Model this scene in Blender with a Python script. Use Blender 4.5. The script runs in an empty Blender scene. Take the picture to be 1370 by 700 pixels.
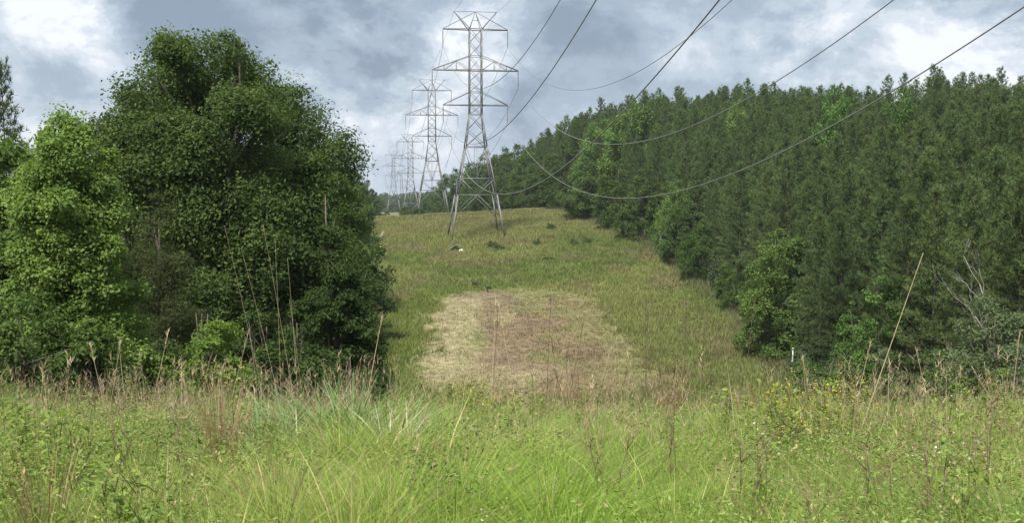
import bpy, math, random
import numpy as np
from mathutils import Vector

C = bpy.context.scene.collection
SC = bpy.context.scene
R = math.radians
F_PX, PITCH = 1400.0, 3.475          # focal length in photo pixels, camera pitched slightly down
rng0 = np.random.default_rng(11)

# ------------------------------------------------------------------ helpers
def lin(r, g, b):
    f = lambda c: c/12.92 if c <= .04045 else ((c+.055)/1.055)**2.4
    return (f(r/255), f(g/255), f(b/255))

_p = R(PITCH)
def at(px, py, D):
    """photo pixel -> world point at depth Y = D"""
    u, v = (px-685)/F_PX, (350-py)/F_PX
    d = np.array([u, math.cos(_p)+v*math.sin(_p), -math.sin(_p)+v*math.cos(_p)])
    return d*(D/d[1])

def mesh(name, V, faces, mats, col=None, parent=None, smooth=False, matidx=None, link=True):
    """V (N,3); faces: list of (M,k) arrays; col (N,3) vertex tint"""
    me = bpy.data.meshes.new(name)
    V = np.asarray(V, np.float32)
    fl = [np.asarray(f, np.int32) for f in (faces if isinstance(faces, list) else [faces]) if len(f)]
    loops = np.concatenate([f.ravel() for f in fl])
    tot = np.concatenate([np.full(len(f), f.shape[1], np.int32) for f in fl])
    st = np.concatenate([[0], np.cumsum(tot)[:-1]]).astype(np.int32)
    me.vertices.add(len(V)); me.vertices.foreach_set('co', V.ravel())
    me.loops.add(len(loops)); me.loops.foreach_set('vertex_index', loops)
    me.polygons.add(len(tot)); me.polygons.foreach_set('loop_start', st); me.polygons.foreach_set('loop_total', tot)
    if smooth: me.polygons.foreach_set('use_smooth', np.ones(len(tot), bool))
    for m in (mats if isinstance(mats, (list, tuple)) else [mats]): me.materials.append(m)
    if matidx is not None: me.polygons.foreach_set('material_index', np.asarray(matidx, np.int32))
    if col is not None:
        a = me.color_attributes.new('tint', 'FLOAT_COLOR', 'POINT')
        c4 = np.ones((len(V), 4), np.float32); c4[:, :3] = col
        a.data.foreach_set('color', c4.ravel())
    me.update(calc_edges=True)
    o = bpy.data.objects.new(name, me)
    if link: C.objects.link(o)
    if parent is not None: o.parent = parent
    return o

def tag(o, label, cat, group=None):
    o['label'] = label; o['category'] = cat
    if group: o['group'] = group
    return o

def thing(name, label, cat, loc=(0, 0, 0), rz=0.0, group=None):
    o = bpy.data.objects.new(name, None); C.objects.link(o)
    o.empty_display_size = .3
    o.location = loc; o.rotation_euler = (0, 0, rz)
    return tag(o, label, cat, group)

def dup(root, loc, rz, sc=1.0, label=None, group=None):
    r = root.copy(); C.objects.link(r); r.location = loc; r.rotation_euler = (0, 0, rz)
    r.scale = sc if hasattr(sc, '__len__') else (sc, sc, sc)
    if label: r['label'] = label
    if group: r['group'] = group
    for ch in root.children:
        c = ch.copy(); C.objects.link(c); c.parent = r
    return r

def tubes(paths, sides=6):
    """paths: list of (pts (n,3), radii (n,)) -> V, F with closed ends"""
    Vs, Fs, T, off = [], [], [], 0
    for pts, rad in paths:
        pts = np.asarray(pts, float); n = len(pts)
        rad = np.broadcast_to(np.asarray(rad, float), (n,))
        t = np.gradient(pts, axis=0); t /= np.linalg.norm(t, axis=1)[:, None]+1e-9
        ref = np.array([0, 0, 1.]) if abs(t[:, 2]).mean() < .8 else np.array([1., 0, 0])
        a = np.cross(t, ref); a /= np.linalg.norm(a, axis=1)[:, None]+1e-9
        b = np.cross(t, a)
        th = np.arange(sides)*2*np.pi/sides
        ring = pts[:, None]+rad[:, None, None]*(np.cos(th)[None, :, None]*a[:, None]+np.sin(th)[None, :, None]*b[:, None])
        Vs.append(ring.reshape(-1, 3))
        i = np.arange(n-1)[:, None]*sides; j = np.arange(sides)[None]
        q = np.stack([i+j, i+(j+1) % sides, i+sides+(j+1) % sides, i+sides+j], -1).reshape(-1, 4)
        Fs.append(q+off)
        T += [[off, off+k+1, off+k] for k in range(1, sides-1)]
        e = off+(n-1)*sides
        T += [[e, e+k, e+k+1] for k in range(1, sides-1)]
        off += n*sides
    return np.concatenate(Vs), [np.concatenate(Fs), np.array(T)]

def vnoise(x, y, s, seed=0):
    """smooth value noise 0..1, feature size s"""
    r = np.random.default_rng(seed).random((64, 64))
    u, v = np.asarray(x, float)/s+17.3, np.asarray(y, float)/s+9.1
    i, j = np.floor(u).astype(int), np.floor(v).astype(int)
    fu, fv = u-i, v-j
    fu, fv = fu*fu*(3-2*fu), fv*fv*(3-2*fv)
    g = lambda a, b: r[a % 64, b % 64]
    return (g(i, j)*(1-fu)+g(i+1, j)*fu)*(1-fv)+(g(i, j+1)*(1-fu)+g(i+1, j+1)*fu)*fv
def fbm(x, y, s, seed=0):
    return .5*vnoise(x, y, s, seed)+.3*vnoise(x, y, s*.45, seed+1)+.2*vnoise(x, y, s*.2, seed+2)

def smooth01(t):
    t = np.clip(t, 0, 1); return t*t*(3-2*t)
def mix(a, b, t):
    return a*(1-t)+b*t

# ------------------------------------------------------------------ materials
def new_mat(name):
    m = bpy.data.materials.new(name); m.use_nodes = True
    nt = m.node_tree; nt.nodes.clear()
    out = nt.nodes.new('ShaderNodeOutputMaterial')
    return m, nt, out

def leaf_mat(name, transl=.35, rough=.5, spec=.25, vary=.25, gain=1.0, hue=.02):
    m, nt, out = new_mat(name); N, L = nt.nodes.new, nt.links.new
    at_ = N('ShaderNodeAttribute'); at_.attribute_name = 'tint'
    oi = N('ShaderNodeObjectInfo')
    mr = N('ShaderNodeMapRange'); mr.inputs[3].default_value = (1-vary)*gain; mr.inputs[4].default_value = (1+vary)*gain
    L(oi.outputs['Random'], mr.inputs[0])
    mh = N('ShaderNodeMath'); mh.operation = 'MULTIPLY'; mh.inputs[1].default_value = 7.13
    L(oi.outputs['Random'], mh.inputs[0])
    fr = N('ShaderNodeMath'); fr.operation = 'FRACT'; L(mh.outputs[0], fr.inputs[0])
    m2 = N('ShaderNodeMapRange'); m2.inputs[3].default_value = .5-hue; m2.inputs[4].default_value = .5+hue
    L(fr.outputs[0], m2.inputs[0])
    hs = N('ShaderNodeHueSaturation'); L(at_.outputs['Color'], hs.inputs['Color'])
    L(mr.outputs[0], hs.inputs['Value']); L(m2.outputs[0], hs.inputs['Hue'])
    p = N('ShaderNodeBsdfPrincipled'); p.inputs['Roughness'].default_value = rough
    p.inputs['Specular IOR Level'].default_value = spec
    L(hs.outputs[0], p.inputs['Base Color'])
    tr = N('ShaderNodeBsdfTranslucent')
    mc = N('ShaderNodeMix'); mc.data_type = 'RGBA'; mc.blend_type = 'MULTIPLY'; mc.inputs[0].default_value = 1
    L(hs.outputs[0], mc.inputs[6]); mc.inputs[7].default_value = (1.35, 1.45, .7, 1)
    L(mc.outputs[2], tr.inputs['Color'])
    ms = N('ShaderNodeMixShader'); ms.inputs[0].default_value = transl
    L(p.outputs[0], ms.inputs[1]); L(tr.outputs[0], ms.inputs[2]); L(ms.outputs[0], out.inputs[0])
    return m

def plain_mat(name, c1, c2, scale=8.0, rough=.7, metal=0.0, spec=.3, bump=0.0, stretch=(1, 1, 1), coord='Object'):
    m, nt, out = new_mat(name); N, L = nt.nodes.new, nt.links.new
    tc = N('ShaderNodeTexCoord'); mp = N('ShaderNodeMapping'); mp.inputs['Scale'].default_value = stretch
    L(tc.outputs[coord], mp.inputs[0])
    nz = N('ShaderNodeTexNoise'); nz.inputs['Scale'].default_value = scale; nz.inputs['Detail'].default_value = 6
    L(mp.outputs[0], nz.inputs['Vector'])
    cr = N('ShaderNodeValToRGB'); cr.color_ramp.elements[0].position = .33; cr.color_ramp.elements[1].position = .67
    cr.color_ramp.elements[0].color = (*c1, 1); cr.color_ramp.elements[1].color = (*c2, 1)
    L(nz.outputs[0], cr.inputs[0])
    p = N('ShaderNodeBsdfPrincipled'); L(cr.outputs[0], p.inputs['Base Color'])
    p.inputs['Roughness'].default_value = rough; p.inputs['Metallic'].default_value = metal
    p.inputs['Specular IOR Level'].default_value = spec
    if bump:
        b = N('ShaderNodeBump'); b.inputs['Strength'].default_value = bump; b.inputs['Distance'].default_value = .05
        L(nz.outputs[0], b.inputs['Height']); L(b.outputs[0], p.inputs['Normal'])
    L(p.outputs[0], out.inputs[0])
    return m

M_needle = leaf_mat('pine_needles', .28, .6, .12, vary=.20, hue=.012)
M_leaf = leaf_mat('broad_leaves', .38, .6, .14, vary=.22, hue=.015)
M_leaf1 = leaf_mat('broad_leaves_plain', .40, .6, .14, vary=0, hue=0)
M_grass = leaf_mat('grass_blades', .28, .5, .25, vary=0, hue=0)
M_field = leaf_mat('field_grass', .25, .7, .1, vary=0, hue=0)
M_dry = leaf_mat('dry_stems', .15, .7, .15, vary=.12, hue=.01)
M_bark = plain_mat('grey_bark', (.055, .045, .035), (.16, .135, .11), 6, .9, bump=.6, stretch=(3, 3, .6))
M_pinebark = plain_mat('pine_bark', (.04, .032, .026), (.10, .08, .065), 5, .9, bump=.6, stretch=(3, 3, .8))
M_bleached = plain_mat('bleached_wood', (.17, .16, .145), (.34, .325, .30), 5, .85, bump=.4, stretch=(4, 4, .6))
M_steel = plain_mat('galvanised_steel', (.115, .12, .125), (.20, .205, .205), 1.2, .6, .1, bump=0)
M_cable = plain_mat('aluminium_cable', (.16, .16, .16), (.25, .25, .245), 3, .6, .1)
M_insul = plain_mat('insulator_glaze', (.16, .15, .15), (.24, .23, .23), 6, .35, 0, .5)
M_feather = plain_mat('dark_feathers', (.012, .010, .009), (.035, .027, .022), 14, .6)
M_rock = plain_mat('white_stone', (.62, .61, .58), (.82, .81, .78), 5, .85, bump=.5)
M_soil = plain_mat('track_soil', (.20, .165, .105), (.30, .25, .17), 1.2, .95, coord='Object')
M_post = plain_mat('white_plastic', (.66, .66, .64), (.8, .8, .78), 6, .5)
M_petal = plain_mat('yellow_petals', (.62, .42, .02), (.8, .58, .05), 9, .6)

# ------------------------------------------------------------------ terrain
_T = np.array([(-80, -.6), (-20, -1.3), (0, -1.6), (5, -1.9), (9, -2.4), (12, -2.95), (16, -3.95), (22, -5.8), (30, -8.2), (40, -10.8), (50, -12.6),
  (62, -13.9), (75, -14.0), (85, -13.6), (100, -12.7), (125, -11.0), (150, -9.1), (180, -6.6), (200, -4.9), (230, -3.3), (250, -2.9), (275, -3.7),
  (295, -4.8), (340, -7.6), (430, -12), (560, -13), (710, -10.5), (900, -13), (1400, -10), (5000, -12)])
_ys = np.arange(-100, 5000, .5)
_zs = np.interp(_ys, _T[:, 0], _T[:, 1])
_k = np.hanning(15); _k /= _k.sum()
_zz = np.convolve(np.pad(_zs, 7, mode='edge'), _k, 'valid')
_RE = np.array([(0, 24), (40, 22), (70, 21.5), (85, 22.5), (100, 24), (125, 24.5), (150, 22.5), (180, 18.5), (230, 11), (300, 1), (400, -30+4), (520, -42), (800, -75)])
def redge(y): return np.interp(y, _RE[:, 0], _RE[:, 1])
def ledge(y): return 19.2-.1414*y-21.5-np.where(y > 200, (y-200)*.01, 0)
def height(x, y):
    x = np.asarray(x, float); y = np.asarray(y, float)
    z = np.interp(y, _ys, _zz)
    z = z+np.clip(x+6, -30, 30)*.055*smooth01((y-110)/60)*(1-smooth01((y-260)/80))
    up = x-redge(y)-1.5
    cap = 14.5-7*smooth01((y-125)/85)
    rise = cap*np.tanh(np.clip(up, 0, 200)*.36/cap)
    z = z+rise*smooth01((y-25)/40)*(1-smooth01((y-330)/200))
    z = z+4.3*smooth01((-x-4)/8)*np.exp(-((y-37)/16)**2)
    lf = ledge(y)-x
    z = z+np.clip(lf, 0, 60)*.06*smooth01((y-70)/60)*(1-smooth01((y-230)/120))
    z = z+(fbm(x, y, 9, 3)-.5)*.5*smooth01((y-8)/30)+(vnoise(x, y, 2.5, 8)-.5)*.12
    z = z+(vnoise(x, y, 320, 21)-.5)*14*smooth01((y-900)/500)
    return z
def H1(x, y): return float(height(np.array([x]), np.array([y]))[0])

c_green = np.array([.136, .170, .052]); c_yel = np.array([.190, .205, .074]); c_brn = np.array([.178, .158, .086])
c_tan = np.array([.205, .165, .105]); c_pale = np.array([.33, .30, .175]); c_grey = np.array([.135, .128, .085]); c_red = np.array([.186, .142, .088])
def patch_sd(x, y):
    """signed distance-like value (negative inside) of the worn dry patch"""
    cx, cy, hx, hy, rr = 1.9, 98.5, 9.4, 26.5, 9.2
    wob = (fbm(x, y, 6, 40)-.5)*6.0+(fbm(x, y, 1.8, 44)-.5)*4.5+np.clip(x-3, 0, 9)*.12*np.clip((y-98)/27, 0, 1)*4
    qx, qy = np.abs(x-cx)-hx+rr, np.abs(y-cy)-hy+rr
    return np.hypot(np.maximum(qx, 0), np.maximum(qy, 0))+np.minimum(np.maximum(qx, qy), 0)-rr+wob
def field_colour(x, y):
    n1, n2, n3 = fbm(x, y*.6, 14, 50), fbm(x, y*.5, 5, 60), vnoise(x, y, 1.3, 70)
    c = mix(c_green, c_yel, smooth01((n1-.28)*3.2)[:, None])
    c = mix(c, c_brn, (smooth01((n2-.5)*4)*.75)[:, None])
    far = smooth01((y-165)/60)[:, None]
    c = mix(c, c_brn*1.12, far*.45)
    sd = patch_sd(x, y)
    inside = smooth01(-sd/(1.2+3.5*smooth01((x-2)/8)+1.5*smooth01((86-y)/8))+.4)
    pc = mix(c_tan, c_red*1.1, smooth01((n2-.35)*3+smooth01((x+1)/5)*.6)[:, None])
    pale = smooth01((fbm(x, y*.45, 4, 90)-.50)*6)*smooth01((8-x)/6)*smooth01((116-y)/8)*.75
    pale = np.maximum(pale, smooth01((-3.2-x+2*n1)/2.0)*smooth01((123-y)/6))
    pc = mix(pc, c_pale, (pale*.72)[:, None])
    gg = smooth01((fbm(x, y*.35, 4.5, 95)-.48)*7)*smooth01((10-x)/6)*.5
    pc = mix(pc, c_green*1.2, (gg*smooth01((x+5)/2))[:, None])
    soft = smooth01((x-4)/8)*.65
    c = mix(c, pc, (inside*(1-soft))[:, None])
    lush = np.exp(-((sd-3)/2.2)**2)*smooth01((2-x)/10)
    c = mix(c, np.array([.115, .168, .034]), (lush*.6)[:, None])
    e = smooth01((x-redge(y)+4)/4)
    c = mix(c, c_grey, (e*.7)[:, None])
    return c*(.85+.3*n3)[:, None]

def axis(a, b, step, lo, hi, grow=1.12):
    v = list(np.arange(a, b+step/2, step)); s = step
    while v[-1] < hi: s *= grow; v.append(v[-1]+s)
    s = step; w = []
    x = a
    while x > lo: s *= grow; x -= s; w.append(x)
    return np.array(w[::-1]+v)
gx, gy = axis(-45, 85, 1.0, -3000, 3000), axis(-8, 262, 1.0, -70, 4800)
GX, GY = np.meshgrid(gx, gy); gxf, gyf = GX.ravel(), GY.ravel()
gz = height(gxf, gyf)
i = (np.arange(len(gy)-1)[:, None]*len(gx)+np.arange(len(gx)-1)[None]).ravel()
gF = np.stack([i, i+1, i+1+len(gx), i+len(gx)], 1)
gc = field_colour(gxf, gyf)*.9
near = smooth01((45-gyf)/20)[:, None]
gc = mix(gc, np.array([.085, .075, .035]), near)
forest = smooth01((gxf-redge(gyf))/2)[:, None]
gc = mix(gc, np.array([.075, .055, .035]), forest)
def ground_mat():
    m, nt, out = new_mat('meadow_soil'); N, L = nt.nodes.new, nt.links.new
    a = N('ShaderNodeAttribute'); a.attribute_name = 'tint'
    tc = N('ShaderNodeTexCoord')
    nz = N('ShaderNodeTexNoise'); nz.inputs['Scale'].default_value = 1.6; nz.inputs['Detail'].default_value = 8; nz.inputs['Roughness'].default_value = .7
    L(tc.outputs['Object'], nz.inputs['Vector'])
    mr = N('ShaderNodeMapRange'); mr.inputs[1].default_value = .3; mr.inputs[2].default_value = .7; mr.inputs[3].default_value = .6; mr.inputs[4].default_value = 1.35
    L(nz.outputs[0], mr.inputs[0])
    hs = N('ShaderNodeHueSaturation'); L(a.outputs['Color'], hs.inputs['Color']); L(mr.outputs[0], hs.inputs['Value'])
    p = N('ShaderNodeBsdfPrincipled'); p.inputs['Roughness'].default_value = .95; p.inputs['Specular IOR Level'].default_value = .1
    L(hs.outputs[0], p.inputs['Base Color'])
    b = N('ShaderNodeBump'); b.inputs['Strength'].default_value = .7; b.inputs['Distance'].default_value = .25
    L(nz.outputs[0], b.inputs['Height']); L(b.outputs[0], p.inputs['Normal'])
    L(p.outputs[0], out.inputs[0]); return m
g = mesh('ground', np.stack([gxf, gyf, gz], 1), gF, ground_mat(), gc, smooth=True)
g['kind'] = 'structure'; g['label'] = 'grassy clearing dipping into a hollow and rising to a low crest'

# two worn ruts of a dirt track on the far left of the clearing
def strip(pts, w):
    pts = np.array(pts, float); t = np.gradient(pts, axis=0); t /= np.hypot(*t.T)[:, None]
    n = np.stack([t[:, 1], -t[:, 0]], 1)
    k = len(pts); ww = w*(.75+.5*rng0.random(k))[:, None]
    e = [pts+n*ww*s for s in (-1, -.4, .4, 1)]
    V = np.concatenate([np.column_stack([q, height(q[:, 0], q[:, 1])+.05]) for q in e])
    F = np.concatenate([np.stack([np.arange(k-1)+a*k, np.arange(k-1)+(a+1)*k, np.arange(1, k)+(a+1)*k, np.arange(1, k)+a*k], 1) for a in range(3)])
    return V, F
tY = np.arange(163, 196, 1.0)
tX = -20.6-(tY-163)*.13-.8*np.sin((tY-163)*.10)
V1, F1 = strip(np.stack([tX-.8, tY], 1), .22); V2, F2 = strip(np.stack([tX+.8, tY], 1), .18)
tr = mesh('dirt_track', np.concatenate([V1, V2]), np.concatenate([F1, F2+len(V1)]), M_soil)
tr['kind'] = 'structure'
def on_track(x, y):
    cx = np.interp(y, tY, tX)
    d = np.minimum(abs(x-cx-.8), abs(x-cx+.8))
    return (d < .3) & (y > 163) & (y < 196)

# ------------------------------------------------------------------ grass
def blades(P, Hh, W, lean, curl, col, seg, rg, tipcol=None):
    """vectorised grass blades -> V, F(list), col"""
    n = len(P)
    th = rg.random(n)*2*np.pi
    face = np.stack([np.cos(th), np.sin(th), np.zeros(n)], 1)
    Vs = []
    for s in range(seg+1):
        t = s/seg
        c = P+np.stack([lean[:, 0]*t+curl[:, 0]*t*t, lean[:, 1]*t+curl[:, 1]*t*t, Hh*(t-.28*t*t*np.minimum(1.6, np.hypot(*(lean+curl).T)/Hh))], 1)
        w = (W*(1-t**1.6)*.5+.0004)[:, None]
        Vs += [c-face*w, c+face*w]
    V = np.stack(Vs, 1)
    b = (np.arange(n)*(2*(seg+1)))[:, None]
    F = np.concatenate([b+np.array([[2*s, 2*s+1, 2*s+3, 2*s+2]]) for s in range(seg)])
    cc = np.repeat(col[:, None], 2*(seg+1), 1)
    if tipcol is not None:
        tt = np.repeat(np.linspace(0, 1, seg+1)**2, 2)[None, :, None]
        cc = cc*(1-tt)+tipcol[:, None]*tt
    return V.reshape(-1, 3), F, cc.reshape(-1, 3)

def scatter_frustum(n, y0, y1, rg, margin=.9, p=1.0):
    """points spread over the seen wedge between depths y0 and y1"""
    u = rg.random(n)**p
    y = np.sqrt(y0*y0+u*(y1*y1-y0*y0))
    x = (rg.random(n)*2-1)*(.505*y+margin)
    return x, y

G_lush = np.array([.178, .310, .030]); G_mid = np.array([.150, .235, .036]); G_yel = np.array([.24, .32, .055]); G_straw = np.array([.40, .33, .17])
G_blue = np.array([.14, .215, .075]); G_dark = np.array([.065, .115, .024]); G_brown = np.array([.16, .105, .065])
def grass_colour(x, y, rg):
    n = len(x); r = rg.random(n)
    a, b, c = fbm(x, y, 1.6, 200), fbm(x, y, .8, 210), fbm(x, y, 2.6, 220)
    lush = smooth01(1-abs(x-.04*y)/(.22*y+.6))*smooth01((8.5-y)/4)     # the fine bright grass low in the middle
    col = mix(G_mid[None], G_yel[None], smooth01((a-.35)*3)[:, None])
    col = mix(col, G_lush[None], (lush*.85)[:, None])
    col = mix(col, G_blue[None], (smooth01((c-.55)*6)*.5*(1-lush))[:, None])
    col = np.where((r < .12+.22*smooth01((b-.5)*5)*(1-lush*.7)+.2*smooth01((y-9)/4))[:, None], G_straw[None]*(.7+.5*rg.random(n))[:, None], col)
    col = np.where(((r > .93) & (lush < .5))[:, None], G_brown[None], col)
    shade = fbm(x, y, .7, 225)                       # darker and paler kinds of grass in drifts
    col = mix(col, col*np.array([.62, .66, .75]), smooth01((shade-.5)*6)[:, None])
    rust = smooth01((fbm(x, y, 1.9, 228)-.56)*9)*(1-lush)
    col = np.where(((rg.random(n) < rust*.45))[:, None], np.array([.24, .175, .105])[None]*(.7+.6*rg.random(n))[:, None], col)
    return col*(.45+1.1*rg.random(n))[:, None]

def build_meadow():
    rg = np.random.default_rng(5)
    Vl, Fl, Cl, off = [], [], [], 0
    def add(V, F, c):
        nonlocal off
        Vl.append(V); Fl.append(F+off); Cl.append(c); off += len(V)
    for (n, y0, y1, seg, hs, ws) in ((170000, 2.3, 5.5, 4, .40, .0036), (210000, 5.5, 10, 3, .44, .0050), (130000, 10, 17.5, 3, .50, .0075)):
        x, y = scatter_frustum(n, y0, y1, rg)
        hgt = hs*(.45+1.0*rg.random(n))*(.5+1.0*fbm(x, y, .9, 230))
        # tussocks: pull a share of the blades together so they fan out of one foot
        tuss = rg.random(n) < .74
        cell = .50
        cx = (np.floor(x/cell)+.5+.7*(vnoise(np.floor(x/cell)*7.7, np.floor(y/cell)*5.3, 1, 240)-.5))*cell
        cy = (np.floor(y/cell)+.5+.7*(vnoise(np.floor(x/cell)*3.1, np.floor(y/cell)*9.7, 1, 250)-.5))*cell
        dx, dy = x-cx, y-cy
        px, py = np.where(tuss, cx+dx*.24, x), np.where(tuss, cy+dy*.24, y)
        P = np.stack([px, py, height(px, py)-.03], 1)
        wind = np.stack([(fbm(x, y, 1.2, 260)-.48)*.6, (fbm(x, y, 1.2, 270)-.5)*.6], 1)
        rnd = rg.normal(0, .28, (n, 2))
        lean = np.where(tuss[:, None], np.stack([dx, dy], 1)*.8, 0)+rnd*.5
        curl = (wind+rnd+np.where(tuss[:, None], np.stack([dx, dy], 1)*1.1, 0))*(hgt/.55)[:, None]
        # lodged grass lying over
        lodge = ((fbm(x, y, 1.4, 280) > .58) | (rg.random(n) < .12))[:, None]
        curl = np.where(lodge, curl*1.9, curl)
        W = ws*(.55+.9*rg.random(n))
        broad = rg.random(n) < .03+.10*smooth01((fbm(x, y, 1.0, 285)-.5)*6)
        W = np.where(broad, W*2.3, W); hgt = np.where(broad, hgt*1.15, hgt)
        col = grass_colour(px, py, rg)
        tip = mix(col, G_yel[None], .35)
        add(*blades(P, hgt, W, lean, curl, col, seg, rg, tip))
    o = mesh('meadow_grass', np.concatenate(Vl), np.concatenate(Fl), M_grass, np.concatenate(Cl))
    o['kind'] = 'stuff'; o['label'] = 'lush green meadow grass of the near slope'

def build_stems():
    """thin dry flowering stems that stand above the meadow along its brow"""
    rg = np.random.default_rng(15)
    n = 7500
    x, y = scatter_frustum(n, 7.5, 17, rg)
    keep = fbm(x, y, 1.5, 300)+.12*smooth01((y-10)/3)-.05*smooth01(-x/3) > .56
    x, y = x[keep], y[keep]; n = len(x)
    h = (.62+.55*rg.random(n)**2)
    P = np.stack([x, y, height(x, y)], 1)
    lean = rg.normal(0, .10, (n, 2)); curl = rg.normal(0, .14, (n, 2))+np.array([.05, 0])
    brown = np.array([.24, .18, .115]); straw = np.array([.42, .36, .22])
    col = mix(brown[None], straw[None], rg.random(n)[:, None])*(.6+.6*rg.random(n))[:, None]
    V, F, c = blades(P, h, np.full(n, .006), lean, curl, col, 4, rg)
    # seed heads: a few short bristles near each tip
    tip = V.reshape(n, -1, 3)[:, -1]
    m = 7
    Pt = np.repeat(tip, m, 0)-np.array([0, 0, 1])*(rg.random(n*m)*.16)[:, None]
    d = rg.normal(0, .018, (n*m, 2))
    V2, F2, c2 = blades(Pt, .04+.04*rg.random(n*m), np.full(n*m, .006), d, d*.8, np.repeat(col*1.1, m, 0), 1, rg)
    o = mesh('dry_seed_grass', np.concatenate([V, V2]), np.concatenate([F, F2+len(V)]), M_dry, np.concatenate([c, c2]))
    o['kind'] = 'stuff'; o['label'] = 'brown seed stems along the brow of the meadow'

def build_field():
    rg = np.random.default_rng(25)
    n = 120000
    y = 64+(236-64)*rg.random(n)**1.25
    lo, hi = np.maximum(ledge(y)-2, -.2*y-6), redge(y)+3
    x = lo+(hi-lo)*rg.random(n)
    sd = patch_sd(x, y)
    tall = np.where(sd < 0, .20, .46)*(.5+rg.random(n))*(.6+.8*fbm(x, y, 7, 310))
    edge = smooth01((x-redge(y)+4)/4); tall = tall*(1+.9*edge)
    keep = (~on_track(x, y)) & ((sd > 0) | (rg.random(n) < .6))
    x, y, tall = x[keep], y[keep], tall[keep]; n = len(x)
    col = field_colour(x, y)*(.8+.4*rg.random(n))[:, None]
    m = 4
    ang = rg.random(n*m)*6.283; rad = .14*np.sqrt(rg.random(n*m))*np.repeat(.6+y/180, m)
    px, py = np.repeat(x, m)+np.cos(ang)*rad, np.repeat(y, m)+np.sin(ang)*rad
    P = np.stack([px, py, height(px, py)-.02], 1)
    hh = np.repeat(tall, m)*(.6+.7*rg.random(n*m))
    out = np.stack([np.cos(ang), np.sin(ang)], 1)*(hh*.4)[:, None]
    V, F, c = blades(P, hh, np.repeat(.035+.035*y/180, m), out*.4, out*.8, np.repeat(col, m, 0)*(.85+.3*rg.random(n*m))[:, None], 2, rg)
    o = mesh('field_grass', V, F, M_field, c)
    o['kind'] = 'stuff'; o['label'] = 'rough grass of the clearing with brown and green drifts'
def build_forbs():
    """small mixed broad leaves that grow through the grass, mostly on the sides of the meadow"""
    rg = np.random.default_rng(35)
    n = 340000
    x, y = scatter_frustum(n, 2.6, 16.5, rg, p=1.25)
    side = smooth01((abs(x+.03*y)/(.5*y)-.18)*2.2)
    f = fbm(x, y, .9, 400)+.18*side+.06*smooth01((y-8)/5)
    keep = f > .595
    x, y = x[keep], y[keep]; n = len(x)
    kind = vnoise(x, y, .55, 410)
    h = (.15+.45*rg.random(n)**.7)*(.6+.7*fbm(x, y, .8, 420))
    P = np.stack([x, y, height(x, y)+h], 1)
    N = rg.normal(0, .5, (n, 3))+np.array([0, 0, .75]); N /= np.linalg.norm(N, axis=1)[:, None]
    a, b, c = np.array([.15, .225, .045]), np.array([.20, .275, .06]), np.array([.085, .135, .038])
    col = mix(a[None], b[None], smooth01((kind-.45)*4)[:, None]); col = mix(col, c[None], (smooth01((.35-kind)*5))[:, None])
    r = rg.random(n)
    col = np.where((r < .12)[:, None], np.array([.33, .25, .13])[None], col)
    col = col*(.7+.6*rg.random(n))[:, None]
    V, F, cc = leaf_cards(P, N, (.011+.017*rg.random(n))*(1+.05*y), col, rg, .38)
    o = mesh('meadow_weeds', V, F, M_grass, cc); o['kind'] = 'stuff'; o['label'] = 'mixed small leafy weeds growing through the meadow grass'
build_meadow(); build_stems(); build_field()

# ------------------------------------------------------------------ foliage builders
def leaf_cards(P, Nrm, size, col, rg, aspect=.5, fold=.25, droop=.0):
    """pointed folded leaves: 4 vertices, 2 triangles each"""
    n = len(P)
    r = rg.normal(0, 1, (n, 3))
    u = np.cross(Nrm, r); u /= np.linalg.norm(u, axis=1)[:, None]+1e-9
    u[:, 2] -= droop; u /= np.linalg.norm(u, axis=1)[:, None]
    v = np.cross(Nrm, u); v /= np.linalg.norm(v, axis=1)[:, None]+1e-9
    L = size[:, None]
    a = P-u*L*.5; b = P+u*L*.5
    m = P+Nrm*L*fold*.3
    l = m+v*L*aspect*.5+u*L*.02; q = m-v*L*aspect*.5+u*L*.02
    V = np.stack([a, l, b, q], 1).reshape(-1, 3)
    i = np.arange(n)*4
    F = np.concatenate([np.stack([i, i+2, i+1], 1), np.stack([i, i+3, i+2], 1)])
    return V, F, np.repeat(col, 4, 0)

def clump_leaves(cen, rad, n, size, pal, rg, flat=.75, up=.55, aspect=.5, shell=.5, droop=0.):
    """leaves spread through flattened clumps; cen (k,3), rad (k,)"""
    k = len(cen)
    w = rad**2; idx = rg.choice(k, n, p=w/w.sum())
    d = rg.normal(0, 1, (n, 3)); d /= np.linalg.norm(d, axis=1)[:, None]
    d[:, 2] = np.where((d[:, 2] < -.5) & (rg.random(n) < .5), -d[:, 2], d[:, 2])
    r = rad[idx]*(shell+(1-shell)*rg.random(n)**.7)*(1+.26*np.clip(rg.normal(0, 1, n), -1.5, 1.7))
    r = r*np.where(rg.random(n) < .18, 1.2, 1.0)
    e = rg.normal(0, .8, (k, 3))+np.array([0, 0, .25]); e[:, :2] += cen[:, :2]/(np.linalg.norm(cen[:, :2], axis=1)[:, None]+.3)*.6
    e /= np.linalg.norm(e, axis=1)[:, None]          # every clump is drawn out into a spray
    P = cen[idx]+d*r[:, None]*np.array([1, 1, flat])+e[idx]*(rad[idx]*rg.uniform(-.5, .75, n))[:, None]
    N = d*(1-up)+np.array([0, 0, up])+rg.normal(0, .50, (n, 3))
    N /= np.linalg.norm(N, axis=1)[:, None]
    t = rg.random(k)[idx]*.75+rg.random(n)*.25
    col = mix(pal[0][None], pal[1][None], t[:, None])*(.9+.2*rg.random(n))[:, None]
    return leaf_cards(P, N, size*(.65+.7*rg.random(n)), col, rg, aspect, droop=droop)

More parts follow.
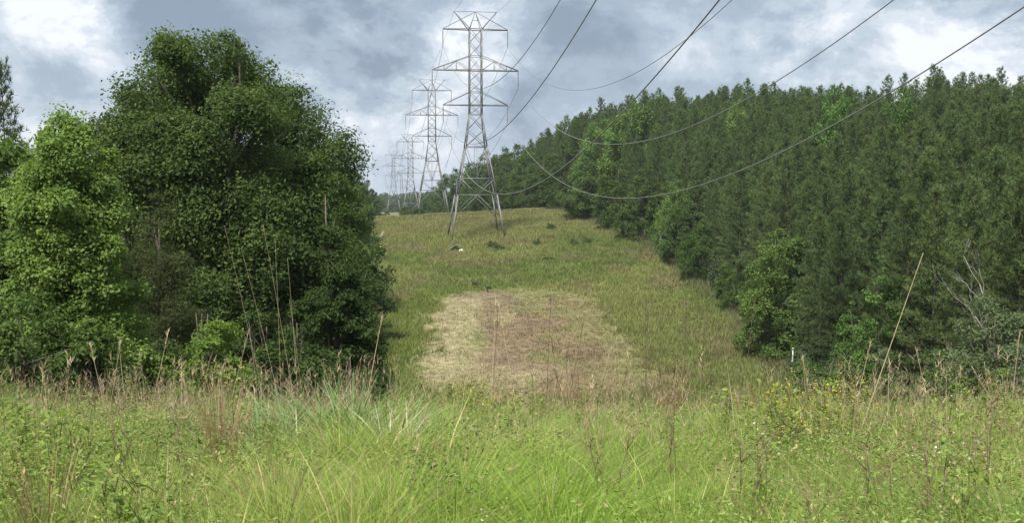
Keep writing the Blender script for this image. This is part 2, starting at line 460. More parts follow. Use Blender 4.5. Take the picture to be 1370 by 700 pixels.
def limb(a, b, r0, r1, rg, n=6, wob=.08, sag=0.):
    t = np.linspace(0, 1, n)[:, None]
    L = np.linalg.norm(b-a)
    p = a+(b-a)*t
    off = rg.normal(0, wob*L/3, (n, 3))*np.sin(t*np.pi)
    p = p+off; p[:, 2] += sag*L*np.sin(t[:, 0]*np.pi)
    return p, r0+(r1-r0)*t[:, 0]

def crown_points(prof, H, k, rg, lob=.22, inner=.5):
    """clump centres filling a crown whose half-width at relative height t is prof(t)"""
    tt = np.linspace(0.02, .98, 200); w = np.array([prof(t) for t in tt]); w2 = np.maximum(w, .05)**1.3
    t = rg.choice(tt, k, p=w2/w2.sum())+rg.normal(0, .01, k)
    a = rg.random(k)*2*np.pi
    R_ = np.interp(t, tt, w)
    lobes = 1+lob*np.sin(a*3+t*9+rg.random()*6)*.6+lob*np.sin(a*5-t*14+rg.random()*6)*.5
    f = (inner+(1-inner)*rg.random(k)**.5)
    r = R_*lobes*f
    return np.stack([np.cos(a)*r, np.sin(a)*r, t*H], 1), R_

def lobed(prof, H, k, crad, rg, lob, inner, per=9):
    """big boughs, each carrying smaller leaf clumps on its outer and upper side"""
    kb = max(14, int(k*2.0)//per)
    big, R_ = crown_points(prof, H, kb, rg, lob, inner)
    rb = rg.uniform(crad[0], crad[1], kb)*1.45
    rb = np.minimum(rb, np.maximum(R_*.6, crad[0]))
    out = big*A0_(1, 1, 0); out /= np.linalg.norm(out, axis=1)[:, None]+1e-6
    d = rg.normal(0, .75, (kb, per, 3))+out[:, None]*.45+np.array([0, 0, .55])
    d /= np.linalg.norm(d, axis=2)[:, :, None]
    sub = big[:, None]+d*rb[:, None, None]*rg.uniform(.55, .95, (kb, per, 1))*np.array([1, 1, .8])
    rs = np.repeat(rb[:, None], per, 1)*rg.uniform(.30, .55, (kb, per))
    fill, _ = crown_points(prof, H, k//2, rg, lob*.5, .25)
    return np.concatenate([sub.reshape(-1, 3), fill]), np.concatenate([rs.ravel(), rg.uniform(crad[0], crad[1], k//2)])
def A0_(*v): return np.array(v, float)

def broadleaf(name, label, H, prof, k, n, size, pal, seed, crad=(.5, .9), base=.12, trunk_r=.2, group=None, mat=None, aspect=.5,
              flat=.7, up=.5, lob=.22, inner=.5, loc=(0, 0, 0), droop=0., cat='tree', stems=1, limbs=26, shell=.5):
    rg = np.random.default_rng(seed)
    t = thing(name, label, cat, loc, 0, group)
    cen, rad = lobed(prof, H, k, crad, rg, lob, inner); k = len(cen)
    V, F, col = clump_leaves(cen, rad, n, size, pal, rg, flat, up, aspect, shell, droop)
    mesh('crown' if cat == 'tree' else 'foliage', V, F, mat or M_leaf, col, t)
    paths = []
    for s in range(stems):
        top = np.array([rg.normal(0, .12*H*.3), rg.normal(0, .12*H*.3), H*.86])
        b0 = np.array([0, 0, -.25]) if stems == 1 else np.array([rg.normal(0, .12), rg.normal(0, .12), -.15])
        tp, tr_ = limb(b0, top, trunk_r, trunk_r*.15, rg, 9, .05)
        paths.append((tp, tr_))
        sel = rg.choice(k, min(limbs//stems, k), replace=False)
        for c in cen[sel]:
            zz = np.clip(c[2]*rg.uniform(.45, .75), H*.06, H*.8)
            s_ = np.array([np.interp(zz, tp[:, 2], tp[:, q]) for q in range(3)])
            rr = np.interp(zz, tp[:, 2], tr_)*.5
            paths.append(limb(s_, c, rr, .012+.05*trunk_r, rg, 5, .12, .06))
    V, F = tubes(paths, 6)
    mesh('trunk' if cat == 'tree' else 'stem', V, F, M_bark, parent=t, smooth=True)
    return t

def pine_arrays(seed, H, Rr, base, dens=1.0):
    rg = np.random.default_rng(seed)
    br, tp, td = [], [], []
    bend = rg.normal(0, .15, 2)
    def axis_pt(z): q = z/H; return np.array([bend[0]*q*q, bend[1]*q*q, z])
    z = base
    while z < H-.25:
        q = (z-base)/(H-base)
        r = Rr*(1-q)**.58*(.55+.45*min(1, q*5))
        nb = rg.integers(4, 7)
        a0 = rg.random()*6.28
        for b in range(nb):
            a = a0+b*6.283/nb+rg.normal(0, .25)
            L = r*rg.uniform(.7, 1.15)+.12
            el = R(-6+66*q**1.3)+rg.normal(0, .12)
            d = np.array([math.cos(a)*math.cos(el), math.sin(a)*math.cos(el), math.sin(el)])
            s = axis_pt(z); e = s+d*L+np.array([0, 0, .12*L])
            br.append((np.array([s, s+d*L*.55-np.array([0, 0, .02*L]), e]), np.array([.035, .022, .008])*(.5+.5*(1-q))))
            nt = max(2, int(L*5.2*dens))
            for k in range(nt):
                f = rg.uniform(.10, 1.0)**.75
                side = np.cross(d, [0, 0, 1])*rg.normal(0, .17)*L*f
                p = s+d*L*f+np.array([0, 0, .12*L*f*f+rg.normal(.02, .07)])+side
                tp.append(p); td.append(d*.5+np.array([0, 0, .65])+side*.5/(L+.1)+rg.normal(0, .25, 3))
        z += rg.uniform(.36, .54)
    for k in range(5):
        tp.append(axis_pt(H-.12*k)); td.append(np.array([0, 0, 1.])+rg.normal(0, .12, 3))
    tp, td = np.array(tp), np.array(td); td /= np.linalg.norm(td, axis=1)[:, None]
    n = 11; N = len(tp)
    P = np.repeat(tp, n, 0); D = np.repeat(td, n, 0)*.75+rg.normal(0, .48, (N*n, 3)); D /= np.linalg.norm(D, axis=1)[:, None]
    Ln = rg.uniform(.15, .30, N*n)[:, None]; W = rg.uniform(.024, .040, N*n)[:, None]
    v = np.cross(D, rg.normal(0, 1, (N*n, 3))); v /= np.linalg.norm(v, axis=1)[:, None]
    P0 = P+D*.02
    V = np.stack([P0-v*W*.5, P0+v*W*.5, P0+D*Ln+v*W*.12, P0+D*Ln-v*W*.12], 1).reshape(-1, 3)
    i = np.arange(N*n)*4
    F = np.stack([i, i+1, i+2, i+3], 1)
    t = np.repeat(rg.random(N)**1.2, n)*.8+rg.random(N*n)*.2
    c = mix(np.array([.054, .090, .034])[None], np.array([.130, .182, .064])[None], t[:, None])*(.85+.3*rg.random(N*n))[:, None]
    c[-5*n:] *= 1.25
    tz = np.linspace(-.3, H-.1, 10)
    tr_ = (np.array([axis_pt(max(0, q)) if q > 0 else np.array([0, 0, q]) for q in tz]), np.linspace(.14, .015, 10))
    return V, F, np.repeat(c, 4, 0), [tr_], br

build_forbs()

# ------------------------------------------------------------------ pines of the right hillside
PINES = []
for s in range(6):
    Hh = (13.2, 14.5, 13.8, 15.2, 14.0, 12.6)[s]
    PINES.append((Hh, pine_arrays(400+s, Hh, (2.7, 2.9, 2.6, 3.0, 2.8, 2.7)[s], (1.8, 2.8, 2.0, 3.2, 2.4, 1.4)[s], dens=(1.75, 1.65, 1.8, 1.65, 1.75, 1.85)[s])))
rg = np.random.default_rng(77)
pts = []
for yy in np.arange(44, 345, 2.9):
    for k in range(16):
        y = yy+rg.uniform(-1.1, 1.1)
        x = redge(y)+2.0+k*2.9+rg.uniform(-1.1, 1.1)
        if x > .53*y+5 or x < -.5*y: continue
        if y > 215 and rg.random() < .35: continue
        pts.append((x, y, k))
pts.sort(key=lambda p: math.hypot(p[0], p[1])+1.2*p[2])
GAPS = [(24, 94, 3.6), (21.3, 62, 2.6), (22, 69, 2.4), (22.7, 148, 2.2), (20, 166, 2.6), (18.3, 180, 2.8), (14, 206, 3.4), (12.5, 222, 3), (24, 113, 2.6), (24.3, 133, 2.6), (27, 182, 3.5)]       # room for the broadleaf saplings of the forest edge
pts = [p for p in pts if all(math.hypot(p[0]-a, p[1]-b) > r for a, b, r in GAPS)]
protos, parts = [None]*6, []
for s in range(6):
    Hh, (V, F, c, tr_, br) = PINES[s]
    parts.append((mesh('crown', V, F, M_needle, c, link=False), mesh('trunk', *tubes(tr_+br, 4), M_pinebark, smooth=True, link=False)))
IND = 290
G_front, G_in = 'pines along the forest edge', 'pines inside the hillside plantation'
L_front = 'dark green pine in the front row where the plantation meets the grass clearing'
L_in = 'dark green pine crowded among other pines on the hillside behind the front row'
mass = []
for n_, (x, y, k) in enumerate(pts):
    s = int(rg.integers(0, 6)); z = H1(x, y)-.1
    sc = rg.uniform(.86, 1.12)*(1.0+.27*float(smooth01((y-175)/70))); rz = rg.random()*6.283
    if n_ < IND:
        o = thing('pine_tree', L_front if k == 0 else L_in, 'pine tree', (x, y, z), rz, G_front if k == 0 else G_in)
        o.scale = (sc*rg.uniform(.92, 1.12),)*2+(sc,)
        for ch in parts[s]:
            cc = ch.copy(); C.objects.link(cc); cc.parent = o
    else:
        mass.append((x, y, z, s, sc, rz))
print('pines', len(pts), 'mass', len(mass))

def instancer(name, items, objs, label):
    """one stuff object: points carrying one of several tree meshes each"""
    col = bpy.data.collections.new(name+'_kinds')
    for o in objs: col.objects.link(o)
    A = np.array(items)
    me = bpy.data.meshes.new(name); me.vertices.add(len(A)); me.vertices.foreach_set('co', A[:, :3].astype(np.float32).ravel())
    for nm, ty, v in (('pick', 'INT', A[:, 3].astype(np.int32)), ('size', 'FLOAT', A[:, 4].astype(np.float32)), ('turn', 'FLOAT', A[:, 5].astype(np.float32))):
        a = me.attributes.new(nm, ty, 'POINT'); a.data.foreach_set('value', v)
    o = bpy.data.objects.new(name, me); C.objects.link(o)
    ng = bpy.data.node_groups.new(name, 'GeometryNodeTree')
    ng.interface.new_socket('Geometry', in_out='INPUT', socket_type='NodeSocketGeometry')
    ng.interface.new_socket('Geometry', in_out='OUTPUT', socket_type='NodeSocketGeometry')
    N, L = ng.nodes.new, ng.links.new
    gi, go = N('NodeGroupInput'), N('NodeGroupOutput')
    ci = N('GeometryNodeCollectionInfo'); ci.inputs['Collection'].default_value = col
    ci.inputs['Separate Children'].default_value = True; ci.inputs['Reset Children'].default_value = True
    ip = N('GeometryNodeInstanceOnPoints'); ip.inputs['Pick Instance'].default_value = True
    def attr(nm, ty):
        a = N('GeometryNodeInputNamedAttribute'); a.data_type = ty; a.inputs['Name'].default_value = nm; return a.outputs['Attribute']
    cx = N('ShaderNodeCombineXYZ'); L(attr('turn', 'FLOAT'), cx.inputs[2])
    L(gi.outputs[0], ip.inputs['Points']); L(ci.outputs[0], ip.inputs['Instance'])
    L(attr('pick', 'INT'), ip.inputs['Instance Index']); L(cx.outputs[0], ip.inputs['Rotation']); L(attr('size', 'FLOAT'), ip.inputs['Scale'])
    L(ip.outputs[0], go.inputs[0])
    md = o.modifiers.new('trees', 'NODES'); md.node_group = ng
    o['kind'] = 'stuff'; o['label'] = label
    return o
whole = []
for s in range(6):
    Hh, (V, F, c, tr_, br) = PINES[s]
    Vt, Ft = tubes(tr_, 4)
    fs = [F]+[f+len(V) for f in Ft]
    mi = np.concatenate([np.zeros(len(F)), np.ones(sum(len(f) for f in Ft))])
    whole.append(mesh('whole_pine_%d' % s, np.concatenate([V, Vt]), fs, [M_needle, M_pinebark],
                      np.concatenate([c, np.full((len(Vt), 3), .08)]), matidx=mi, link=False))
instancer('pine_forest', mass, whole, 'mass of dark pines farther back on the hillside')

# ------------------------------------------------------------------ broadleaf trees
A = np.array
P_dark = (A([.046, .080, .023]), A([.104, .150, .044])); P_mid = (A([.058, .100, .026]), A([.100, .155, .040])); P_light = (A([.075, .142, .036]), A([.135, .212, .055]))
P_olive = (A([.050, .070, .026]), A([.088, .108, .042])); P_yellow = (A([.112, .185, .046]), A([.205, .285, .074])); P_grey = (A([.085, .120, .058]), A([.145, .185, .095]))

# the big oak, half-widths (in metres) read along its outline
_h = A([0, .06, .12, .28, .42, .56, .70, .80, .88, .94, .98, 1.0]); _w = A([4.4, 5.2, 5.7, 5.6, 5.5, 5.2, 4.8, 4.3, 3.6, 2.7, 1.7, .8])*A([.95, .95, .93, .90, .86, .83, .82, .83, .86, .88, .9, .9])
ox, oy = -11.0, 39.5
oz = H1(ox, oy)
ozt = at(280, 72, oy)[2]
print('oak', oz, ozt)
broadleaf('oak_tree', 'huge dark green spreading oak, the tallest tree left of the clearing', ozt-oz, lambda t: float(np.interp(t, _h, _w)), 620, 380000, .135, P_dark,
          501, (.45, 1.0), trunk_r=.42, loc=(ox, oy, oz), lob=.13, inner=.5, limbs=70, flat=.85, up=.45, mat=M_leaf1, shell=.35)

def oval(Rm, low=.25, peak=.45):
    return lambda t: Rm*max(.05, math.sin(math.pi*min(1, max(0, (t*.5/peak if t < peak else .5+.5*(t-peak)/(1-peak)))))**.7*(1-low)+low*(1-t)*Rm)
def cone(Rm): return lambda t: Rm*(1-t)**.8*(.75+.25*min(1, t*6))+.08
def spot(px, ytop, D, dz=0.):
    """ground point under photo column px at depth D and the height that reaches photo row ytop"""
    x = (px-685)/F_PX*D
    z = H1(x, D)+dz
    return (x, D, z), at(px, ytop, D)[2]-z

loc, h = spot(448, 205, 35.5)
broadleaf('locust_tree', 'dark feathery tree with drooping sprays at the right foot of the big oak', h, lambda t: 1.7*(1-t)**.7*(.85+.2*math.sin(t*7)), 190, 90000, .14, (A([.034, .062, .017]), A([.070, .112, .031])), 502, (.3, .62),
          trunk_r=.14, loc=loc, aspect=.32, up=.6, flat=.55, lob=.2, droop=.25, shell=.3, mat=M_leaf1)
loc, h = spot(92, 152, 23.5)
broadleaf('sweetgum_tree', 'bright yellow-green young tree left of the big oak', h, lambda t: 1.6*(1-t)**.55*(.82+.18*math.sin(t*9+1))+.08, 520, 190000, .075, P_yellow, 503, (.18, .42),
          trunk_r=.10, loc=loc, lob=.28, up=.5, flat=.8, shell=.15, mat=M_leaf1, aspect=.75)
loc, h = spot(15, 190, 27)
broadleaf('maple_tree', 'mid green leafy tree cut by the left border of the picture', h, lambda t: 1.9*(1-t)**.4+.1, 230, 75000, .115, P_mid, 504, (.28, .55), trunk_r=.1, loc=loc, mat=M_leaf1, aspect=.7, lob=.25, flat=.8, shell=.3)
loc, h = spot(-75, 170, 33)
broadleaf('gum_tree', 'tall green tree at the very left border behind the maple', h, lambda t: 2.6*(1-t)**.4+.1, 170, 50000, .15, P_mid, 514, (.4, .7), trunk_r=.15, loc=loc, mat=M_leaf1, aspect=.7)
loc, h = spot(212, 262, 29)
broadleaf('cedar_tree', 'dull brownish olive cedar between the bright young tree and the big oak', h, cone(1.25), 120, 40000, .085, P_olive, 505, (.2, .4), trunk_r=.09, loc=loc, aspect=.25, up=.3, mat=M_leaf1, flat=1.0)
loc, h = spot(160, 250, 31)
broadleaf('cedar_tree', 'dark olive cedar half hidden behind the bright young tree', h, cone(1.1), 90, 26000, .09, P_olive, 515, (.2, .4), trunk_r=.09, loc=loc, aspect=.25, up=.3, mat=M_leaf1, flat=1.0)

def shrub(label, px, ytop, D, Rm, pal, seed, n=9000, size=.09, name='shrub', group=None, k=40, crad=(.18, .38), dz=0., aspect=.5, prof=None):
    loc, h = spot(px, ytop, D, dz)
    h = max(h, .35)
    return broadleaf(name, label, h, prof or (lambda t: Rm*(1-t*t)**.5*(.8+.2*math.sin(t*5))+.05), k, n, size, pal, seed, crad, trunk_r=.03+.01*h, group=group, loc=loc,
                     cat='shrub', stems=3, limbs=21, mat=M_leaf1, lob=.3, aspect=aspect)
shrub('light green leafy shrub under the right side of the cedar', 272, 392, 24, 1.15, (A([.10, .17, .034]), A([.17, .24, .052])), 521, 26000, .085, k=70)
shrub('dark green shrub in front of the oak, low in its shade', 345, 415, 30, 1.2, P_dark, 522, 13000, .11)
shrub('mid green round shrub below the hanging sprays of the oak', 400, 405, 31, 1.25, (A([.036, .07, .018]), A([.075, .12, .03])), 523, 15000, .11)
shrub('dark shrub at the right foot of the feathery tree, next to the clearing', 468, 452, 33, 1.1, P_dark, 524, 14000, .11)
shrub('dense green shrub under the maple at the left border', 20, 405, 21, 1.2, P_mid, 525, 14000, .09)
shrub('dark bushy shrub under the bright young tree', 120, 425, 22, 1.0, (A([.036, .07, .018]), A([.085, .13, .032])), 526, 14000, .09)
shrub('olive shrub at the foot of the two cedars', 205, 440, 24, .9, P_olive, 527, 11000, .08)

# pines rising behind the trees on the left
V, F, c, tr_, br = pine_arrays(450, 15.5, 2.4, 3.0, 1.7)
for (px, yt, D, lb) in ((14, 80, 60, 'tall pine with a bare spiky top behind the trees at the left border'), (-14, 110, 56, 'pine beside the tall spiky pine, cut by the left border')):
    loc, h = spot(px, yt, D)
    t = thing('pine_tree', lb, 'pine tree', loc, 0, 'pines behind the left trees'); t.scale = (1, 1, h/15.5)
    mesh('crown', V, F, M_needle, c, t); mesh('trunk', *tubes(tr_+br, 4), M_pinebark, parent=t, smooth=True)

# broadleaf prototypes, copied along the right edge, the ridge and the far left
def proto_tree(Hh, Rm, pal, seed, n, size, crad, low=.35, peak=.4, aspect=.6):
    rg = np.random.default_rng(seed)
    prof = oval(Rm, low, peak)
    cen, rad = lobed(prof, Hh, 150, crad, rg, .25, .45, 7)
    V, F, col = clump_leaves(cen, rad, int(n*1.3), size, pal, rg, .7, .5, aspect)
    cr = mesh('crown', V, F, M_leaf, col, link=False)
    tp, trr = limb(A([0, 0, -.3]), A([.2, .1, Hh*.85]), .2, .03, rg, 8, .04)
    ps = [(tp, trr)]
    for c_ in cen[rg.choice(len(cen), 22, replace=False)]:
        zz = max(.8, c_[2]*.65); s_ = A([np.interp(zz, tp[:, 2], tp[:, q]) for q in range(3)])
        ps.append(limb(s_, c_, .07, .015, rg, 5, .1))
    tk = mesh('trunk', *tubes(ps, 5), M_bark, smooth=True, link=False)
    return Hh, cr, tk
BL = {'light': proto_tree(12, 2.9, P_light, 601, 14000, .24, (.4, .8)), 'mid': proto_tree(12, 3.0, P_mid, 602, 14000, .25, (.45, .85)),
      'dark': proto_tree(12, 3.1, P_dark, 603, 15000, .26, (.5, .9)), 'slim': proto_tree(11, 1.9, P_light, 604, 9000, .22, (.3, .6), .3, .35),
      'mid2': proto_tree(12, 3.2, (A([.05, .085, .024]), A([.08, .125, .034])), 605, 14000, .25, (.45, .85), .45, .5)}
def put(kind, px, ytop, D, label, group=None, wide=1.0, name='broadleaf_tree', dz=0.):
    Hh, cr, tk = BL[kind]
    loc, h = spot(px, ytop, D, dz)
    t = thing(name, label, 'tree', loc, (px*7.7) % 6.28, group)
    s = h/Hh; w = max(s, .55)*wide; t.scale = (w, w, s)
    for ch in (cr, tk):
        c_ = ch.copy(); C.objects.link(c_); c_.parent = t
    return t
def edge_depth(px, off=0.):
    ys = np.arange(45, 330, .5); return float(ys[np.argmin(abs((px-685)/F_PX*ys-redge(ys)-off))])
for (kd, px, yt, off, wd, lb) in (('light', 1041, 292, -.6, .85, 'bright green broadleaf tree standing clear at the forest edge, right of the dry patch'),
    ('slim', 1182, 345, -.3, .75, 'slender light green sapling in front of the pines, left of the bare grey tree'),
    ('slim', 1140, 405, -.8, .8, 'small light green sapling low at the forest edge beside the slender sapling'),
    ('mid', 985, 335, -.6, 0.9, 'mid green broadleaf tree just left of the bright green one at the forest edge'),
    ('light', 846, 122, 5, 0.8, 'pale green broadleaf tree poking above the pine skyline'),
    ('dark', 784, 205, -1.5, 1.1, 'very dark round broadleaf tree at the forest edge, crossed by the sagging cables'),
    ('mid', 826, 212, -.5, 0.95, 'fresh green broadleaf tree right of the very dark round one'),
    ('mid2', 862, 222, 0, 0.95, 'mid green broadleaf tree above the ladder stand'),
    ('light', 905, 232, -.3, .66, 'light green tree right of the ladder stand on the forest edge'),
    ('mid', 755, 185, .5, 1.0, 'mid green broadleaf tree behind the very dark round one'),
    ('mid2', 728, 205, 0, 1.05, 'green broadleaf tree where the forest edge meets the crest of the clearing'),
    ('light', 803, 150, 3, 0.85, 'light green tree on the skyline left of the pale green one'),
    ('mid', 940, 285, -.5, 0.9, 'mid green tree low at the forest edge beside the clearing bend'),
    ('mid2', 922, 250, .6, 0.9, 'green tree behind the low mid green one at the clearing bend')):
    put(kd, px, yt, edge_depth(px, off), lb, wide=wd)
for (px, yt, D, kd) in ((1112, 100, 130, 'light'), (1196, 97, 118, 'mid'), (985, 122, 165, 'light')):
    put(kd, px, yt, D, 'broadleaf crown rising among the pine tops on the hill skyline', 'broadleaf crowns on the pine skyline', wide=.5)
ridge = [(604, 222, 330, 'dark'), (622, 218, 318, 'mid2'), (640, 205, 300, 'dark'), (655, 200, 292, 'mid2'), (670, 193, 282, 'dark'), (688, 190, 275, 'mid2'), (706, 190, 268, 'mid'),
         (590, 243, 372, 'mid2'), (578, 248, 395, 'mid2'), (612, 238, 345, 'mid'), (648, 225, 285, 'mid2'), (676, 220, 265, 'mid2'), (698, 215, 258, 'mid'), (715, 225, 250, 'dark'),
         (600, 255, 380, 'dark'), (630, 235, 308, 'mid')]
for (px, yt, D, kd) in ridge:
    put(kd, px, yt, D, 'rounded green tree on the far ridge behind the nearest pylon', 'trees on the ridge behind the pylons', wide=.85)
for (px, yt, D, kd) in ((489, 238, 268, 'dark'), (478, 228, 262, 'mid2'), (470, 232, 250, 'dark'), (496, 262, 330, 'mid2'), (508, 262, 360, 'dark'), (485, 258, 300, 'mid2'), (500, 264, 345, 'dark')):
    put(kd, px, yt, D, 'dark tree beyond the left end of the crest, seen past the big oak', 'trees beyond the left end of the crest', wide=.8)
for k, (px, yt, D, kd) in enumerate(((60, 190, 58, 'dark'), (120, 200, 62, 'mid2'), (180, 170, 66, 'dark'), (240, 165, 72, 'mid2'), (300, 175, 76, 'dark'), (350, 180, 84, 'mid2'), (395, 190, 92, 'dark'), (425, 205, 110, 'mid2'),
        (440, 215, 130, 'dark'), (450, 222, 155, 'mid2'), (458, 225, 180, 'dark'), (464, 230, 205, 'mid2'), (330, 250, 60, 'mid2'), (380, 260, 78, 'dark'), (200, 260, 52, 'mid2'), (270, 260, 56, 'dark'), (408, 270, 100, 'mid2'))):
    put(kd, px, yt, D, 'dark broadleaf tree of the wood behind the big oak', 'wood behind the big oak', wide=1.0)
# far wood that reads as one blue-green mass
rg = np.random.default_rng(90)
far = []
for k in range(1100):
    D = rg.uniform(520, 1700); px = rg.uniform(440, 700)
    x = (px-685)/F_PX*D
    if abs(px-(487+26820/D)) < 26820/D*.9 and D < 900: continue
    far.append((x, D, H1(x, D)-.5, int(rg.integers(0, 3)), rg.uniform(1.0, 1.6), rg.random()*6.28))
kinds = []
for kd in ('mid', 'dark', 'mid2'):
    src = BL[kd][1]; o = bpy.data.objects.new('far_crown_'+kd, src.data); kinds.append(o)
instancer('far_woods', far, kinds, 'far blue-green wood along the horizon')

# low shrubs along the right edge of the clearing
shr = []
for s in range(4):
    rgs = np.random.default_rng(700+s)
    pal = (P_mid, P_dark, P_grey, P_light)[s]
    cen, R_ = crown_points(lambda t: 1.25*(1-t*t)**.5+.05, 2.0, 40, rgs, .3, .3)
    V, F, col = clump_leaves(cen, rgs.uniform(.25, .5, 40), 5200, .15, pal, rgs, .8, .5)
    ps = [limb(A([rgs.normal(0, .1), rgs.normal(0, .1), -.1]), c_, .03, .01, rgs, 4, .1) for c_ in cen[:10]]
    shr.append((mesh('foliage', V, F, M_leaf, col, link=False), mesh('stem', *tubes(ps, 4), M_bark, smooth=True, link=False)))
def put_shrub(s, x, y, sc, label, group=None, dz=0.):
    t = thing('shrub', label, 'shrub', (x, y, H1(x, y)+dz), (x*3.3+y) % 6.28, group)
    t.scale = sc if hasattr(sc, '__len__') else (sc,)*3
    for ch in shr[s]:
        c_ = ch.copy(); C.objects.link(c_); c_.parent = t
for y in np.arange(47, 240, 3.2):
    yy = y+rg.uniform(-1, 1)
    put_shrub(int(rg.integers(0, 4)), float(redge(yy))+rg.uniform(-.4, 2.2), yy, (rg.uniform(.8, 1.5), rg.uniform(.8, 1.5), rg.uniform(.7, 2.2)),
              'low leafy shrub at the foot of the pines along the clearing', 'shrubs along the forest edge')
def field_shrub(s, px, py, D, sc, label):
    put_shrub(s, (px-685)/F_PX*D, D, sc, label)
field_shrub(1, 545, 285, 238, (1.5, 1, 1.0), 'dark round bush on the crest just left of the second pylon')
field_shrub(1, 560, 283, 236, (1.1, 1, .75), 'smaller dark bush touching the round bush on the crest')
field_shrub(0, 658, 337, 163, (.6, .6, .55), 'small green sapling bush in the grass below the nearest pylon')
field_shrub(2, 668, 339, 161, (.7, .7, .4), 'grey-green low bush beside the green sapling bush')
field_shrub(2, 718, 336, 163, (.5, .5, .6), 'small bush halfway between the sapling bush and the forest')
field_shrub(0, 737, 315, 185, (.55, .55, .5), 'green bush higher on the slope right of the nearest pylon')
field_shrub(0, 785, 332, 163, (.55, .55, .45), 'green bush on the slope close to the forest edge')
field_shrub(2, 768, 334, 161, (.5, .5, .6), 'grey-green bush left of the green bush near the forest edge')
field_shrub(1, 735, 352, 148, (1.0, .5, .25), 'flat dark bush in the green grass above the dry patch')

# big shrubs in front of the forest at the right border
shrub('grey-green bushy shrub below the bare grey tree at the right border', 1330, 385, 39, 2.0, P_grey, 531, 26000, .13, k=70, crad=(.35, .7))
shrub('light green shrub low in the right corner of the forest edge', 1362, 480, 30, 1.1, P_light, 532, 14000, .09, k=45)
shrub('mid green shrub left of the grey-green bushy shrub', 1275, 430, 44, 1.5, P_mid, 533, 18000, .12, k=60, crad=(.3, .6))
shrub('grey-green small shrub in front of the pine trunks, below the slender sapling', 1185, 462, 50, 1.3, P_grey, 534, 13000, .12, k=45)
shrub('dark low shrub at the bend where the clearing meets the trees', 1120, 470, 56, 1.6, P_mid, 535, 13000, .13, k=45)

# bare grey tree at the right border
def bare_tree(px, ytop, D, seed):
    rg = np.random.default_rng(seed)
    loc, h = spot(px, ytop, D)
    t = thing('bare_tree', 'bare grey tree with forked leafless branches at the right border', 'tree', loc)
    ps, tw = [], []
    def grow(a, d, L, r, lev):
        b = a+d*L
        p, q = limb(a, b, r, r*.6, rg, 5, .1)
        (ps if lev < 2 else tw).append((p, q))
        if lev >= 4: return
        for k in range(3 if lev else 6):
            s = p[rg.integers(2, 5)]
            nd = d+rg.normal(0, .42, 3)+A([-.10, 0, .16]); nd /= np.linalg.norm(nd)
            grow(s, nd, L*rg.uniform(.38, .6), r*.5, lev+1)
    grow(A([0, 0, -.2]), A([-.06, 0, 1.]), h*.60, .055, 0)
    mesh('trunk', *tubes(ps, 6), M_bleached, parent=t, smooth=True)
    mesh('branches', *tubes(tw, 4), M_bleached, parent=t, smooth=True)
bare_tree(1372, 345, 42, 47)

# ------------------------------------------------------------------ transmission towers
LINE = A([-.1414, 1.0]); LINE /= np.hypot(*LINE)
NRM = A([LINE[1], -LINE[0]])
def bar(a, b, w):
    """square steel member from a to b"""
    a, b = A(a, float), A(b, float); d = b-a; d /= np.linalg.norm(d)
    ref = A([0, 0, 1.]) if abs(d[2]) < .9 else A([1., 0, 0])
    u = np.cross(d, ref); u /= np.linalg.norm(u); v = np.cross(d, u)
    h = w/2
    V = [p+u*h*i+v*h*j for p in (a, b) for i, j in ((-1, -1), (1, -1), (1, 1), (-1, 1))]
    F = [[0, 1, 2, 3], [7, 6, 5, 4], [0, 4, 5, 1], [1, 5, 6, 2], [2, 6, 7, 3], [3, 7, 4, 0]]
    return A(V), A(F)
def bars(lst):
    Vs, Fs, o = [], [], 0
    for a, b, w in lst:
        V, F = bar(a, b, w); Vs.append(V); Fs.append(F+o); o += 8
    return np.concatenate(Vs), np.concatenate(Fs)
_wz = A([0, 7.1, 9.9, 15.3, 20.8, 36.0]); _ww = A([4.45, 3.3, 2.9, 1.78, 1.05, 1.02])
def bw(z): return float(np.interp(z, _wz, _ww))
def corner(z, i, j, twist=0): w = bw(z); return (i*w, j*w, z)
CS = [(-1, -1), (1, -1), (1, 1), (-1, 1)]
